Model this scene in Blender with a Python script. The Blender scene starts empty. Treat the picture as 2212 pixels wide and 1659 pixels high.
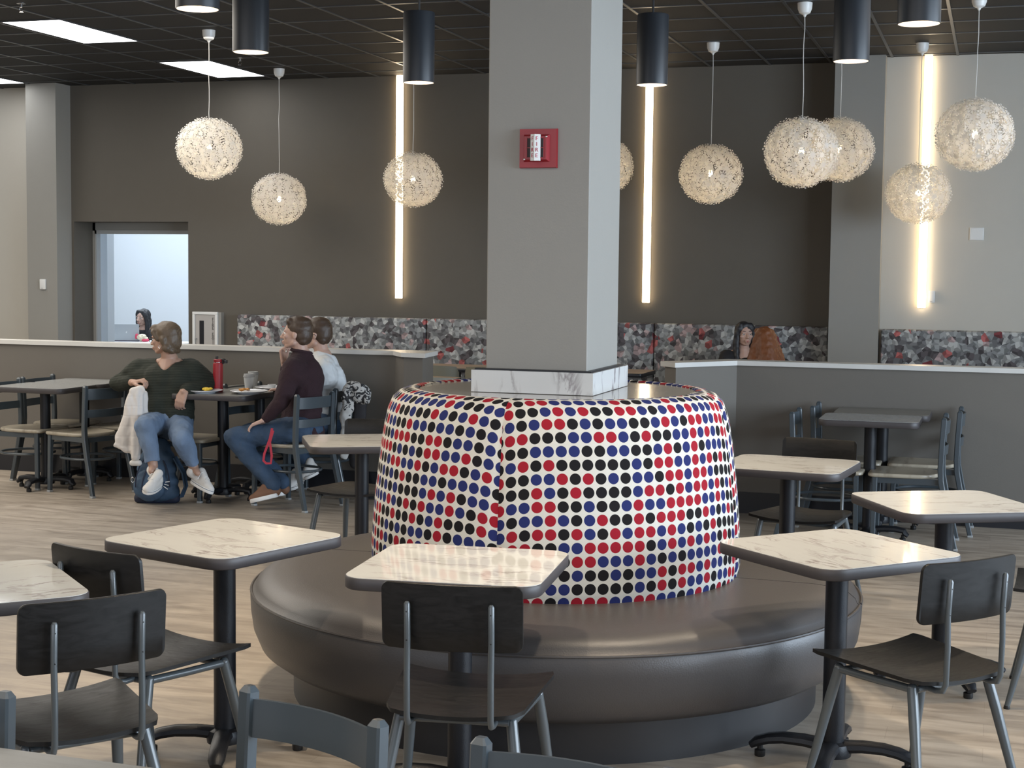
import bpy, bmesh, math, random
from mathutils import Vector, Matrix, noise
R = math.radians
V = Vector
SC = bpy.context.scene
COL = SC.collection
random.seed(7)

# ------------------------------------------------------------------ camera
F_PX = 3300.0
EYE = V((0, 0, 1.675))
YAW, PITCH, ROLL = R(17.6), math.atan(245 / F_PX), R(0.63)
FW = V((-math.sin(YAW) * math.cos(PITCH), math.cos(YAW) * math.cos(PITCH), -math.sin(PITCH)))
R0 = V((math.cos(YAW), math.sin(YAW), 0)); U0 = R0.cross(FW)
RT = R0 * math.cos(ROLL) + U0 * math.sin(ROLL)
UP = -R0 * math.sin(ROLL) + U0 * math.cos(ROLL)
cam = bpy.data.cameras.new('camera'); camo = bpy.data.objects.new('camera', cam); COL.objects.link(camo)
cam.sensor_fit = 'HORIZONTAL'; cam.sensor_width = 36.0; cam.lens = 36.0 * F_PX / 2212
cam.clip_start = 0.05; cam.clip_end = 200
m = Matrix((RT, UP, -FW)).transposed().to_4x4(); m.translation = EYE
camo.matrix_world = m
SC.camera = camo
SC.view_settings.view_transform = 'Standard'; SC.view_settings.look = 'None'
SC.view_settings.gamma = 1; SC.view_settings.use_curve_mapping = False
SC.view_settings.exposure = 0.0

# ------------------------------------------------------------------ world and daylight
w = bpy.data.worlds.new('world'); SC.world = w; w.use_nodes = True
bg = w.node_tree.nodes['Background']; bg.inputs[0].default_value = (0.62, 0.75, 1.0, 1); bg.inputs[1].default_value = 1.2

def area(name, loc, rot, sx, sy, power, color):
    l = bpy.data.lights.new(name, 'AREA'); l.shape = 'RECTANGLE'; l.size = sx; l.size_y = sy
    l.energy = power; l.color = color
    o = bpy.data.objects.new(name, l); COL.objects.link(o); o.location = loc; o.rotation_euler = rot
    return o
DAY = (0.71, 0.85, 1.0)
# daylight behind the windows of the right wall and of the wall behind the camera
area('daylight_right', (6.2, 5.2, 2.0), (0, R(90), 0), 2.6, 9.0, 1150, DAY)
area('daylight_rear', (-3.5, -4.6, 2.3), (R(90), 0, 0), 11.0, 2.6, 150, (0.97, 0.97, 1.0))
# unseen soft fill added at ceiling height for top-down ambient, without modelled panels
area('ceiling_fill_front', (-2.4, 1.3, 3.6), (0, 0, 0), 9.0, 3.6, 195, (1.0, 0.93, 0.83))
area('ceiling_fill_left', (-8.8, 8.2, 3.6), (0, 0, 0), 5.5, 7.5, 420, (1.0, 0.93, 0.83))
area('ceiling_fill_right', (2.2, 9.5, 3.6), (0, 0, 0), 3.0, 6.0, 45, (1.0, 0.93, 0.83))

# ------------------------------------------------------------------ pixel helpers (points of the photo at a true distance)
def ray(x, y): return FW + RT * ((x - 1106) / F_PX) - UP * ((y - 829.5) / F_PX)
def P(x, y, D): return EYE + ray(x, y) * D
def PY(x, y, Y):
    d = ray(x, y); return EYE + d * (Y / d.y)

# ------------------------------------------------------------------ materials
MATS = {}
def mat(name, col, rough=0.5, metal=0.0, var=0.0, vscale=8.0, bump=0.0, bscale=60.0, emit=None, estr=0, trans=0, spec=0.5, coat=0, sss=0):
    m = bpy.data.materials.new(name); m.use_nodes = True
    nt = m.node_tree; b = nt.nodes['Principled BSDF']
    c = (col[0], col[1], col[2], 1)
    b.inputs['Base Color'].default_value = c
    b.inputs['Roughness'].default_value = rough; b.inputs['Metallic'].default_value = metal
    b.inputs['Specular IOR Level'].default_value = spec
    if coat: b.inputs['Coat Weight'].default_value = coat; b.inputs['Coat Roughness'].default_value = 0.15
    if trans: b.inputs['Transmission Weight'].default_value = trans
    if sss:
        b.inputs['Subsurface Weight'].default_value = sss; b.inputs['Subsurface Radius'].default_value = (0.01, 0.004, 0.002)
    if emit: b.inputs['Emission Color'].default_value = (*emit, 1); b.inputs['Emission Strength'].default_value = estr
    tc = nt.nodes.new('ShaderNodeTexCoord')
    if var:
        n = nt.nodes.new('ShaderNodeTexNoise'); n.inputs['Scale'].default_value = vscale; n.inputs['Detail'].default_value = 4
        nt.links.new(tc.outputs['Object'], n.inputs['Vector'])
        mx = nt.nodes.new('ShaderNodeMix'); mx.data_type = 'RGBA'
        mx.inputs[6].default_value = tuple(x * (1 - var) for x in col) + (1,)
        mx.inputs[7].default_value = tuple(min(1, x * (1 + var)) for x in col) + (1,)
        nt.links.new(n.outputs['Fac'], mx.inputs[0]); nt.links.new(mx.outputs[2], b.inputs['Base Color'])
    if bump:
        n2 = nt.nodes.new('ShaderNodeTexNoise'); n2.inputs['Scale'].default_value = bscale; n2.inputs['Detail'].default_value = 3
        nt.links.new(tc.outputs['Object'], n2.inputs['Vector'])
        bp = nt.nodes.new('ShaderNodeBump'); bp.inputs['Strength'].default_value = bump; bp.inputs['Distance'].default_value = 0.01
        nt.links.new(n2.outputs['Fac'], bp.inputs['Height']); nt.links.new(bp.outputs[0], b.inputs['Normal'])
    MATS[name] = m
    return m

def nodes_of(m): return m.node_tree.nodes, m.node_tree.links, m.node_tree.nodes['Principled BSDF']
def newnode(m, kind, **kw):
    n = m.node_tree.nodes.new(kind)
    for k, v in kw.items():
        if k in n.inputs: n.inputs[k].default_value = v
        else: setattr(n, k, v)
    return n
def ramp(m, stops, interp='LINEAR'):
    r = m.node_tree.nodes.new('ShaderNodeValToRGB'); r.color_ramp.interpolation = interp
    e = r.color_ramp.elements
    while len(e) > 1: e.remove(e[-1])
    e[0].position = stops[0][0]; e[0].color = (*stops[0][1], 1)
    for p, c in stops[1:]:
        x = e.new(p); x.color = (*c, 1)
    return r
def math_n(m, op, a, b=None, c=None):
    n = m.node_tree.nodes.new('ShaderNodeMath'); n.operation = op
    for i, v in enumerate((a, b, c)):
        if v is None: continue
        if isinstance(v, (int, float)): n.inputs[i].default_value = v
        else: m.node_tree.links.new(v, n.inputs[i])
    return n.outputs[0]

M_wall_dark = mat('paint_dark', (0.102, 0.090, 0.073), 0.75, var=0.04, bump=0.04, bscale=120)
M_wall_mid = mat('paint_mid', (0.13, 0.118, 0.102), 0.7, var=0.03, bump=0.04, bscale=120)
M_wall_light = mat('paint_light', (0.50, 0.475, 0.42), 0.75, var=0.02, bump=0.04, bscale=120)
M_column = mat('paint_column', (0.265, 0.255, 0.232), 0.6, var=0.02, bump=0.04, bscale=150)
M_pil = mat('paint_pilaster', (0.27, 0.26, 0.235), 0.7, var=0.02, bump=0.04, bscale=150)
M_white = mat('white_paint', (0.72, 0.73, 0.73), 0.5)
M_room = mat('bright_room_paint', (0.62, 0.66, 0.7), 0.8)
M_cap = mat('white_cap', (0.56, 0.55, 0.52), 0.35, var=0.08, vscale=6)
M_base = mat('black_base', (0.012, 0.013, 0.017), 0.35)
M_black = mat('black_metal', (0.009, 0.010, 0.013), 0.4, bump=0.1, bscale=300, spec=0.35)
M_cyl = mat('black_pendant', (0.018, 0.021, 0.026), 0.38)
M_cylin = mat('pendant_lining', (0.06, 0.052, 0.045), 0.45)
M_grey = mat('grey_powder_coat', (0.048, 0.061, 0.071), 0.3, var=0.04, vscale=5, coat=0.2)
M_grey2 = mat('grey_tube', (0.070, 0.080, 0.085), 0.3, coat=0.2)
M_edge = mat('table_edge', (0.05, 0.044, 0.045), 0.5, var=0.12, vscale=30)
M_ply = mat('black_plywood', (0.020, 0.0175, 0.0165), 0.42, spec=0.28)
M_leather = mat('taupe_vinyl', (0.056, 0.051, 0.050), 0.4, var=0.05, vscale=5, bump=0.08, bscale=200)
M_plinth = mat('dark_plinth', (0.016, 0.015, 0.016), 0.45)
M_red = mat('red_enamel', (0.27, 0.012, 0.018), 0.4)
M_redtext = mat('red_print', (0.4, 0.03, 0.07), 0.5)
M_dark = mat('dark_slot', (0.012, 0.003, 0.004), 0.6)
M_plwhite = mat('white_plastic', (0.7, 0.7, 0.68), 0.35)
M_plgrey = mat('grey_plastic', (0.32, 0.33, 0.33), 0.5)
M_chrome = mat('chrome', (0.6, 0.6, 0.6), 0.2, 1.0)
M_cord = mat('white_cord', (0.62, 0.6, 0.56), 0.5)
M_shade = mat('white_flower_plastic', (0.78, 0.77, 0.75), 0.5)
M_skin = mat('skin', (0.40, 0.245, 0.18), 0.5, var=0.06, vscale=20, sss=0.08)
M_skin2 = mat('fair_skin', (0.47, 0.30, 0.235), 0.5, var=0.05, vscale=20, sss=0.08)
M_eyew = mat('eye_white', (0.7, 0.68, 0.65), 0.3)
M_eyed = mat('eye_dark', (0.03, 0.02, 0.015), 0.3)
M_lip = mat('lip', (0.42, 0.14, 0.12), 0.45)
M_bottle = mat('red_bottle', (0.33, 0.018, 0.026), 0.45)
M_blackp = mat('black_plastic', (0.012, 0.012, 0.013), 0.4)
M_plate = mat('white_china', (0.72, 0.74, 0.78), 0.2)
M_cup = mat('white_paper_cup', (0.55, 0.57, 0.57), 0.5)
M_cuplid = mat('grey_cup_lid', (0.36, 0.37, 0.37), 0.45)
M_egg = mat('yellow_food', (0.75, 0.5, 0.04), 0.5, var=0.3, vscale=60)
M_brownfood = mat('brown_food', (0.5, 0.22, 0.04), 0.5, var=0.4, vscale=60)
M_alu = mat('aluminium', (0.42, 0.44, 0.46), 0.45, 0.2)
M_khaki = mat('khaki_shell', (0.19, 0.18, 0.135), 0.5)
M_khaki2 = mat('pale_shell', (0.33, 0.33, 0.29), 0.5)
M_jacket = mat('white_jacket', (0.62, 0.58, 0.54), 0.7, var=0.05, vscale=10)
M_backpack = mat('navy_pack', (0.033, 0.068, 0.12), 0.7, var=0.15, vscale=12, bump=0.2, bscale=200)
M_packdark = mat('dark_navy_pack', (0.006, 0.010, 0.028), 0.7)
M_sole = mat('white_rubber', (0.7, 0.69, 0.67), 0.5)
M_canvas = mat('white_canvas', (0.62, 0.6, 0.57), 0.8, var=0.05, vscale=30)
M_brownshoe = mat('brown_canvas', (0.16, 0.075, 0.04), 0.7)
M_lanyard = mat('red_lanyard', (0.4, 0.02, 0.04), 0.6)
M_spark = mat('warm_bulb', (1, 0.8, 0.5), 0.5, emit=(1.0, 0.72, 0.38), estr=25)
M_bar = mat('warm_light_bar', (1, 0.9, 0.75), 0.5, emit=(1.0, 0.77, 0.50), estr=10.5)
M_panel = mat('ceiling_light_panel', (1, 1, 1), 0.5, emit=(0.95, 0.97, 1.0), estr=7.0)
M_beam = mat('downlight_lamp', (1, 0.8, 0.6), 0.5, emit=(1.0, 0.75, 0.5), estr=1.2)

# ceiling tiles: dark tile, slight speckle
M_ceil = mat('black_ceiling_tile', (0.0105, 0.0105, 0.011), 0.75, var=0.3, vscale=3, bump=0.2, bscale=250)
M_tee = mat('grey_ceiling_tee', (0.085, 0.088, 0.092), 0.35, 0.3)

def veined(name, base, vein, scale, amt, rot=25, rough=0.13, stretch=(1, 3.2, 1), width=0.035):
    m = mat(name, base, rough, coat=0.0)
    nd, lk, b = nodes_of(m)
    tc = newnode(m, 'ShaderNodeTexCoord'); mp = newnode(m, 'ShaderNodeMapping')
    mp.inputs['Rotation'].default_value = (0, 0, R(rot)); mp.inputs['Scale'].default_value = stretch
    lk.new(tc.outputs['Object'], mp.inputs['Vector'])
    n1 = newnode(m, 'ShaderNodeTexNoise', Scale=scale, Detail=7.0, Roughness=0.62, Distortion=0.5)
    lk.new(mp.outputs[0], n1.inputs['Vector'])
    a = math_n(m, 'ABSOLUTE', math_n(m, 'SUBTRACT', n1.outputs['Fac'], 0.5))
    r1 = ramp(m, [(0.0, (1, 1, 1)), (width, (0, 0, 0))]); lk.new(a, r1.inputs[0])
    n2 = newnode(m, 'ShaderNodeTexNoise', Scale=scale * 0.9, Detail=3.0)
    lk.new(mp.outputs[0], n2.inputs['Vector'])
    r2 = ramp(m, [(0.46, (0, 0, 0)), (0.66, (1, 1, 1))]); lk.new(n2.outputs['Fac'], r2.inputs[0])
    f = math_n(m, 'MULTIPLY', math_n(m, 'MULTIPLY', r1.outputs[0], r2.outputs[0]), amt)
    n3 = newnode(m, 'ShaderNodeTexNoise', Scale=scale * 0.6, Detail=4.0); lk.new(mp.outputs[0], n3.inputs['Vector'])
    mx0 = newnode(m, 'ShaderNodeMix', data_type='RGBA')
    mx0.inputs[6].default_value = (*[x * 0.93 for x in base], 1); mx0.inputs[7].default_value = (*[min(1, x * 1.05) for x in base], 1)
    lk.new(n3.outputs['Fac'], mx0.inputs[0])
    mx = newnode(m, 'ShaderNodeMix', data_type='RGBA'); mx.inputs[7].default_value = (*vein, 1)
    lk.new(mx0.outputs[2], mx.inputs[6]); lk.new(f, mx.inputs[0]); lk.new(mx.outputs[2], b.inputs['Base Color'])
    return m
M_marble = veined('white_marble_laminate', (0.585, 0.575, 0.54), (0.24, 0.19, 0.18), 3.4, 0.85, width=0.032)
M_marble.node_tree.nodes['Principled BSDF'].inputs['Coat Weight'].default_value = 0.0; M_marble.node_tree.nodes['Principled BSDF'].inputs['Roughness'].default_value = 0.05; M_marble.node_tree.nodes['Principled BSDF'].inputs['Coat Roughness'].default_value = 0.045
M_marble2 = veined('column_marble', (0.58, 0.585, 0.58), (0.13, 0.10, 0.11), 4.5, 1.0, rot=-20, stretch=(1.6, 1.6, 0.5), width=0.045)
M_marble_grey = veined('grey_marble_laminate', (0.33, 0.32, 0.30), (0.22, 0.20, 0.18), 5, 0.6, rot=0, rough=0.12)
M_greywood = veined('grey_wood_laminate', (0.17, 0.165, 0.15), (0.10, 0.095, 0.085), 4, 0.7, rot=5, rough=0.35, stretch=(0.6, 6, 1), width=0.1)
M_greytop = veined('pale_grey_laminate', (0.30, 0.31, 0.31), (0.22, 0.22, 0.22), 6, 0.5, rot=0, rough=0.2)
M_tan = veined('tan_wood_laminate', (0.40, 0.29, 0.19), (0.3, 0.2, 0.13), 4, 0.7, rot=0, rough=0.35, stretch=(0.6, 5, 1), width=0.1)
M_seat = veined('driftwood_seat', (0.36, 0.32, 0.25), (0.15, 0.12, 0.085), 3.5, 0.8, rot=0, rough=0.3, stretch=(0.7, 4, 1), width=0.12)

# plywood grain and a satin sheen
def ply_grain(m, c1, c2):
    nd, lk, b = nodes_of(m)
    tc = newnode(m, 'ShaderNodeTexCoord'); mp = newnode(m, 'ShaderNodeMapping'); mp.inputs['Scale'].default_value = (2.2, 9, 9)
    lk.new(tc.outputs['Object'], mp.inputs['Vector'])
    n = newnode(m, 'ShaderNodeTexNoise', Scale=5.0, Detail=8.0, Roughness=0.65, Distortion=1.6); lk.new(mp.outputs[0], n.inputs['Vector'])
    r = ramp(m, [(0.35, c1), (0.62, c2)]); lk.new(n.outputs['Fac'], r.inputs[0]); lk.new(r.outputs[0], b.inputs['Base Color'])
    r2 = ramp(m, [(0.3, (0.34,) * 3), (0.7, (0.5,) * 3)]); lk.new(n.outputs['Fac'], r2.inputs[0]); lk.new(r2.outputs[0], b.inputs['Roughness'])
ply_grain(M_ply, (0.008, 0.0078, 0.0075), (0.014, 0.013, 0.0125))

# plank floor
M_floor = mat('plank_floor', (0.3, 0.25, 0.2), 0.42)
def floor_nodes(m):
    nd, lk, b = nodes_of(m)
    tc = newnode(m, 'ShaderNodeTexCoord')
    br = newnode(m, 'ShaderNodeTexBrick'); br.offset = 0.37; br.inputs['Scale'].default_value = 1.0
    br.inputs['Brick Width'].default_value = 0.92; br.inputs['Row Height'].default_value = 0.155; br.inputs['Mortar Size'].default_value = 0.0012
    br.inputs['Color1'].default_value = (0.30, 0.30, 0.30, 1); br.inputs['Color2'].default_value = (0.62, 0.62, 0.62, 1); br.inputs['Mortar'].default_value = (0.05, 0.05, 0.05, 1)
    br.inputs['Bias'].default_value = 0.0
    lk.new(tc.outputs['Object'], br.inputs['Vector'])
    mp = newnode(m, 'ShaderNodeMapping'); mp.inputs['Scale'].default_value = (1.5, 8.5, 1)
    lk.new(tc.outputs['Object'], mp.inputs['Vector'])
    n = newnode(m, 'ShaderNodeTexNoise', Scale=1.6, Detail=9.0, Roughness=0.62, Distortion=0.9); lk.new(mp.outputs[0], n.inputs['Vector'])
    f = math_n(m, 'ADD', math_n(m, 'MULTIPLY', n.outputs['Fac'], 0.85), math_n(m, 'MULTIPLY', br.outputs['Color'], 0.22))
    r = ramp(m, [(0.38, (0.215, 0.178, 0.142)), (0.52, (0.31, 0.265, 0.215)), (0.62, (0.365, 0.315, 0.258)), (0.76, (0.44, 0.385, 0.32))])
    lk.new(f, r.inputs[0]); lk.new(r.outputs[0], b.inputs['Base Color'])
    r2 = ramp(m, [(0.3, (0.36,) * 3), (0.7, (0.52,) * 3)]); lk.new(n.outputs['Fac'], r2.inputs[0]); lk.new(r2.outputs[0], b.inputs['Roughness'])
    bp = newnode(m, 'ShaderNodeBump', Strength=0.12, Distance=0.004); lk.new(n.outputs['Fac'], bp.inputs['Height']); lk.new(bp.outputs[0], b.inputs['Normal'])
floor_nodes(M_floor)

# dotted upholstery: UV in metres, one dot per cell, three dot colours
M_dots = mat('dotted_fabric', (0.7, 0.68, 0.62), 0.85, spec=0.12)
def dots_nodes(m):
    nd, lk, b = nodes_of(m)
    uv = newnode(m, 'ShaderNodeUVMap'); uv.uv_map = 'UVMap'
    sx = newnode(m, 'ShaderNodeSeparateXYZ'); lk.new(uv.outputs[0], sx.inputs[0])
    pitch_u, pitch_v = 0.0472, 0.0495
    u = math_n(m, 'DIVIDE', sx.outputs[0], pitch_u); v = math_n(m, 'DIVIDE', sx.outputs[1], pitch_v)
    fv = math_n(m, 'FLOOR', v)
    rnd = newnode(m, 'ShaderNodeTexWhiteNoise', noise_dimensions='1D'); lk.new(fv, rnd.inputs['W'])
    fu = math_n(m, 'FLOOR', u)
    du = math_n(m, 'MULTIPLY', math_n(m, 'SUBTRACT', math_n(m, 'SUBTRACT', u, fu), 0.5), pitch_u)
    dv = math_n(m, 'MULTIPLY', math_n(m, 'SUBTRACT', math_n(m, 'SUBTRACT', v, fv), 0.5), pitch_v)
    d = math_n(m, 'SQRT', math_n(m, 'ADD', math_n(m, 'MULTIPLY', du, du), math_n(m, 'MULTIPLY', dv, dv)))
    mask = math_n(m, 'LESS_THAN', d, 0.0205)
    cmb = newnode(m, 'ShaderNodeCombineXYZ'); lk.new(fu, cmb.inputs[0]); lk.new(fv, cmb.inputs[1])
    wn = newnode(m, 'ShaderNodeTexWhiteNoise', noise_dimensions='2D'); lk.new(cmb.outputs[0], wn.inputs['Vector'])
    r = ramp(m, [(0.0, (0.017, 0.024, 0.105)), (0.36, (0.010, 0.0095, 0.011)), (0.67, (0.25, 0.011, 0.022))], 'CONSTANT')
    lk.new(wn.outputs['Value'], r.inputs[0])
    tc = newnode(m, 'ShaderNodeTexCoord'); n = newnode(m, 'ShaderNodeTexNoise', Scale=400.0, Detail=2.0); lk.new(tc.outputs['Object'], n.inputs['Vector'])
    base = newnode(m, 'ShaderNodeMix', data_type='RGBA'); base.inputs[6].default_value = (0.46, 0.45, 0.415, 1); base.inputs[7].default_value = (0.56, 0.55, 0.51, 1)
    lk.new(n.outputs['Fac'], base.inputs[0])
    mx = newnode(m, 'ShaderNodeMix', data_type='RGBA'); lk.new(mask, mx.inputs[0]); lk.new(base.outputs[2], mx.inputs[6]); lk.new(r.outputs[0], mx.inputs[7])
    lk.new(mx.outputs[2], b.inputs['Base Color'])
    bp = newnode(m, 'ShaderNodeBump', Strength=0.15, Distance=0.002); lk.new(n.outputs['Fac'], bp.inputs['Height']); lk.new(bp.outputs[0], b.inputs['Normal'])
dots_nodes(M_dots)

# faceted geometric fabric of the banquettes
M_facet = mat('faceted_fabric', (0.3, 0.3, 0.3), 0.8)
def facet_nodes(m):
    nd, lk, b = nodes_of(m)
    tc = newnode(m, 'ShaderNodeTexCoord'); mp = newnode(m, 'ShaderNodeMapping'); mp.inputs['Scale'].default_value = (1, 0, 1); mp.inputs['Rotation'].default_value = (0, R(9), 0)
    lk.new(tc.outputs['Object'], mp.inputs['Vector'])
    v1 = newnode(m, 'ShaderNodeTexVoronoi', Scale=17.0, Randomness=0.85); lk.new(mp.outputs[0], v1.inputs['Vector'])
    sc = newnode(m, 'ShaderNodeSeparateColor'); lk.new(v1.outputs['Color'], sc.inputs[0])
    df = newnode(m, 'ShaderNodeVectorMath', operation='SUBTRACT'); lk.new(mp.outputs[0], df.inputs[0]); lk.new(v1.outputs['Position'], df.inputs[1])
    sx = newnode(m, 'ShaderNodeSeparateXYZ'); lk.new(df.outputs[0], sx.inputs[0])
    an = math_n(m, 'ADD', math_n(m, 'DIVIDE', math_n(m, 'ARCTAN2', sx.outputs[2], sx.outputs[0]), 2 * math.pi), math_n(m, 'ADD', sc.outputs[2], 1.0))
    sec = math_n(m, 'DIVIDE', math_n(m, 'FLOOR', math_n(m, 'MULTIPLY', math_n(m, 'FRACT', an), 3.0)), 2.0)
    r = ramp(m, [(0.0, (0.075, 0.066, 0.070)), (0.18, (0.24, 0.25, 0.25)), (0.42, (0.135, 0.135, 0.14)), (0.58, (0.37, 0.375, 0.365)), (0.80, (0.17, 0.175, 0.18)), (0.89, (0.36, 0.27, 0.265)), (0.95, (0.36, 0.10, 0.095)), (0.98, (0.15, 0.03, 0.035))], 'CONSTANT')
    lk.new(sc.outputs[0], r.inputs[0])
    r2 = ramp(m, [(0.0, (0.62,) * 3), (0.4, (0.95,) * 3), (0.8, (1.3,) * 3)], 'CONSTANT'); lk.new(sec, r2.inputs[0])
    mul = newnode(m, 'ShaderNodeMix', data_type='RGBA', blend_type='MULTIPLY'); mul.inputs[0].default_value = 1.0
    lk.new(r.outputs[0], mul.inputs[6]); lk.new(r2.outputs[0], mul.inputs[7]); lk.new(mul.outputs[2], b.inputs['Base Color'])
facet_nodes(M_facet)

def stripes(m, scale, c1, c2, rot=(0, 0, 0), dist=1.5, bstr=0.4):
    nd, lk, b = nodes_of(m)
    tc = newnode(m, 'ShaderNodeTexCoord'); mp = newnode(m, 'ShaderNodeMapping'); mp.inputs['Rotation'].default_value = rot
    lk.new(tc.outputs['Object'], mp.inputs['Vector'])
    wv = newnode(m, 'ShaderNodeTexWave', Scale=scale, Distortion=dist, Detail=2.0); lk.new(mp.outputs[0], wv.inputs['Vector'])
    r = ramp(m, [(0.2, c1), (0.8, c2)]); lk.new(wv.outputs['Fac'], r.inputs[0]); lk.new(r.outputs[0], b.inputs['Base Color'])
    bp = newnode(m, 'ShaderNodeBump', Strength=bstr, Distance=0.003); lk.new(wv.outputs['Fac'], bp.inputs['Height']); lk.new(bp.outputs[0], b.inputs['Normal'])
M_sweater = mat('green_knit', (0.02, 0.026, 0.016), 0.9); stripes(M_sweater, 28, (0.010, 0.0125, 0.0075), (0.023, 0.027, 0.018), (0, R(90), 0), 1.0)
M_maroon = mat('maroon_knit', (0.022, 0.007, 0.011), 0.9, var=0.25, vscale=40, bump=0.4, bscale=150)
M_tee_shirt = mat('white_cotton', (0.6, 0.62, 0.63), 0.85, var=0.04, vscale=12)
M_blacktop = mat('black_top', (0.012, 0.011, 0.013), 0.8)
M_jeans = mat('light_denim', (0.125, 0.18, 0.27), 0.8, var=0.38, vscale=9, bump=0.3, bscale=220)
M_jeans2 = mat('dark_denim', (0.028, 0.055, 0.10), 0.8, var=0.38, vscale=10, bump=0.3, bscale=220)
def add_bands(m, scale, strength):
    nd, lk, b = nodes_of(m)
    tc = newnode(m, 'ShaderNodeTexCoord'); wv = newnode(m, 'ShaderNodeTexWave', Scale=scale, Distortion=1.2, Detail=1.0); wv.bands_direction = 'Z'
    lk.new(tc.outputs['Object'], wv.inputs['Vector']); r = ramp(m, [(0.0, (0, 0, 0)), (0.16, (1, 1, 1))]); lk.new(wv.outputs['Fac'], r.inputs[0])
    bp = newnode(m, 'ShaderNodeBump', Strength=strength, Distance=0.006); lk.new(r.outputs[0], bp.inputs['Height']); lk.new(bp.outputs[0], b.inputs['Normal'])
add_bands(M_jacket, 4.5, 0.22)
def hair_mat(name, c1, c2, scale=34, rot=(0, 0, 0)):
    m = mat(name, c1, 0.5); stripes(m, scale, c1, c2, rot, 2.0, 0.12); return m
M_hair1 = hair_mat('light_brown_hair', (0.075, 0.05, 0.03), (0.115, 0.08, 0.05), 60)
M_hair2 = hair_mat('brown_hair', (0.045, 0.027, 0.017), (0.070, 0.043, 0.027), 60)
M_hair3 = hair_mat('red_hair', (0.10, 0.028, 0.010), (0.23, 0.078, 0.022), 55)
M_hair4 = hair_mat('black_hair', (0.008, 0.008, 0.010), (0.02, 0.019, 0.022))
M_scarf = mat('leaf_print_cloth', (0.5, 0.5, 0.48), 0.8)
def scarf_nodes(m):
    nd, lk, b = nodes_of(m)
    tc = newnode(m, 'ShaderNodeTexCoord'); v = newnode(m, 'ShaderNodeTexNoise', Scale=24.0, Detail=1.0, Distortion=1.2)
    lk.new(tc.outputs['Object'], v.inputs['Vector'])
    sx = newnode(m, 'ShaderNodeSeparateXYZ'); lk.new(tc.outputs['Object'], sx.inputs[0])
    th = math_n(m, 'MINIMUM', math_n(m, 'ADD', math_n(m, 'MULTIPLY', math_n(m, 'SUBTRACT', sx.outputs[2], 0.60), 1.6), 0.28), 0.50)
    msk = math_n(m, 'LESS_THAN', v.outputs['Fac'], th)
    mx = newnode(m, 'ShaderNodeMix', data_type='RGBA'); mx.inputs[6].default_value = (0.42, 0.41, 0.39, 1); mx.inputs[7].default_value = (0.02, 0.02, 0.022, 1)
    lk.new(msk, mx.inputs[0]); lk.new(mx.outputs[2], b.inputs['Base Color'])
scarf_nodes(M_scarf)

# ------------------------------------------------------------------ object helpers
def tag(o, label=None, cat=None, group=None, kind=None):
    if label: o['label'] = label
    if cat: o['category'] = cat
    if group: o['group'] = group
    if kind: o['kind'] = kind
    return o
def thing(name, label, cat, loc=(0, 0, 0), rz=0.0, group=None):
    o = bpy.data.objects.new(name, None); COL.objects.link(o); o.location = loc; o.rotation_euler = (0, 0, rz)
    o.empty_display_size = 0.1
    return tag(o, label, cat, group)
def copy_tree(o, parent=None):
    c = o.copy(); COL.objects.link(c)
    if parent is not None: c.parent = parent
    for ch in list(o.children): copy_tree(ch, c)
    return c
def place(proto, state, loc, rz, label, group=None, scale=None):
    """first call uses the prototype itself, later ones copy it with its parts"""
    o = proto if not state.get(proto.name) else copy_tree(proto)
    state[proto.name] = True
    o.location = loc; o.rotation_euler = (0, 0, rz); o['label'] = label
    if group: o['group'] = group
    return o
USED = {}

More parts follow.
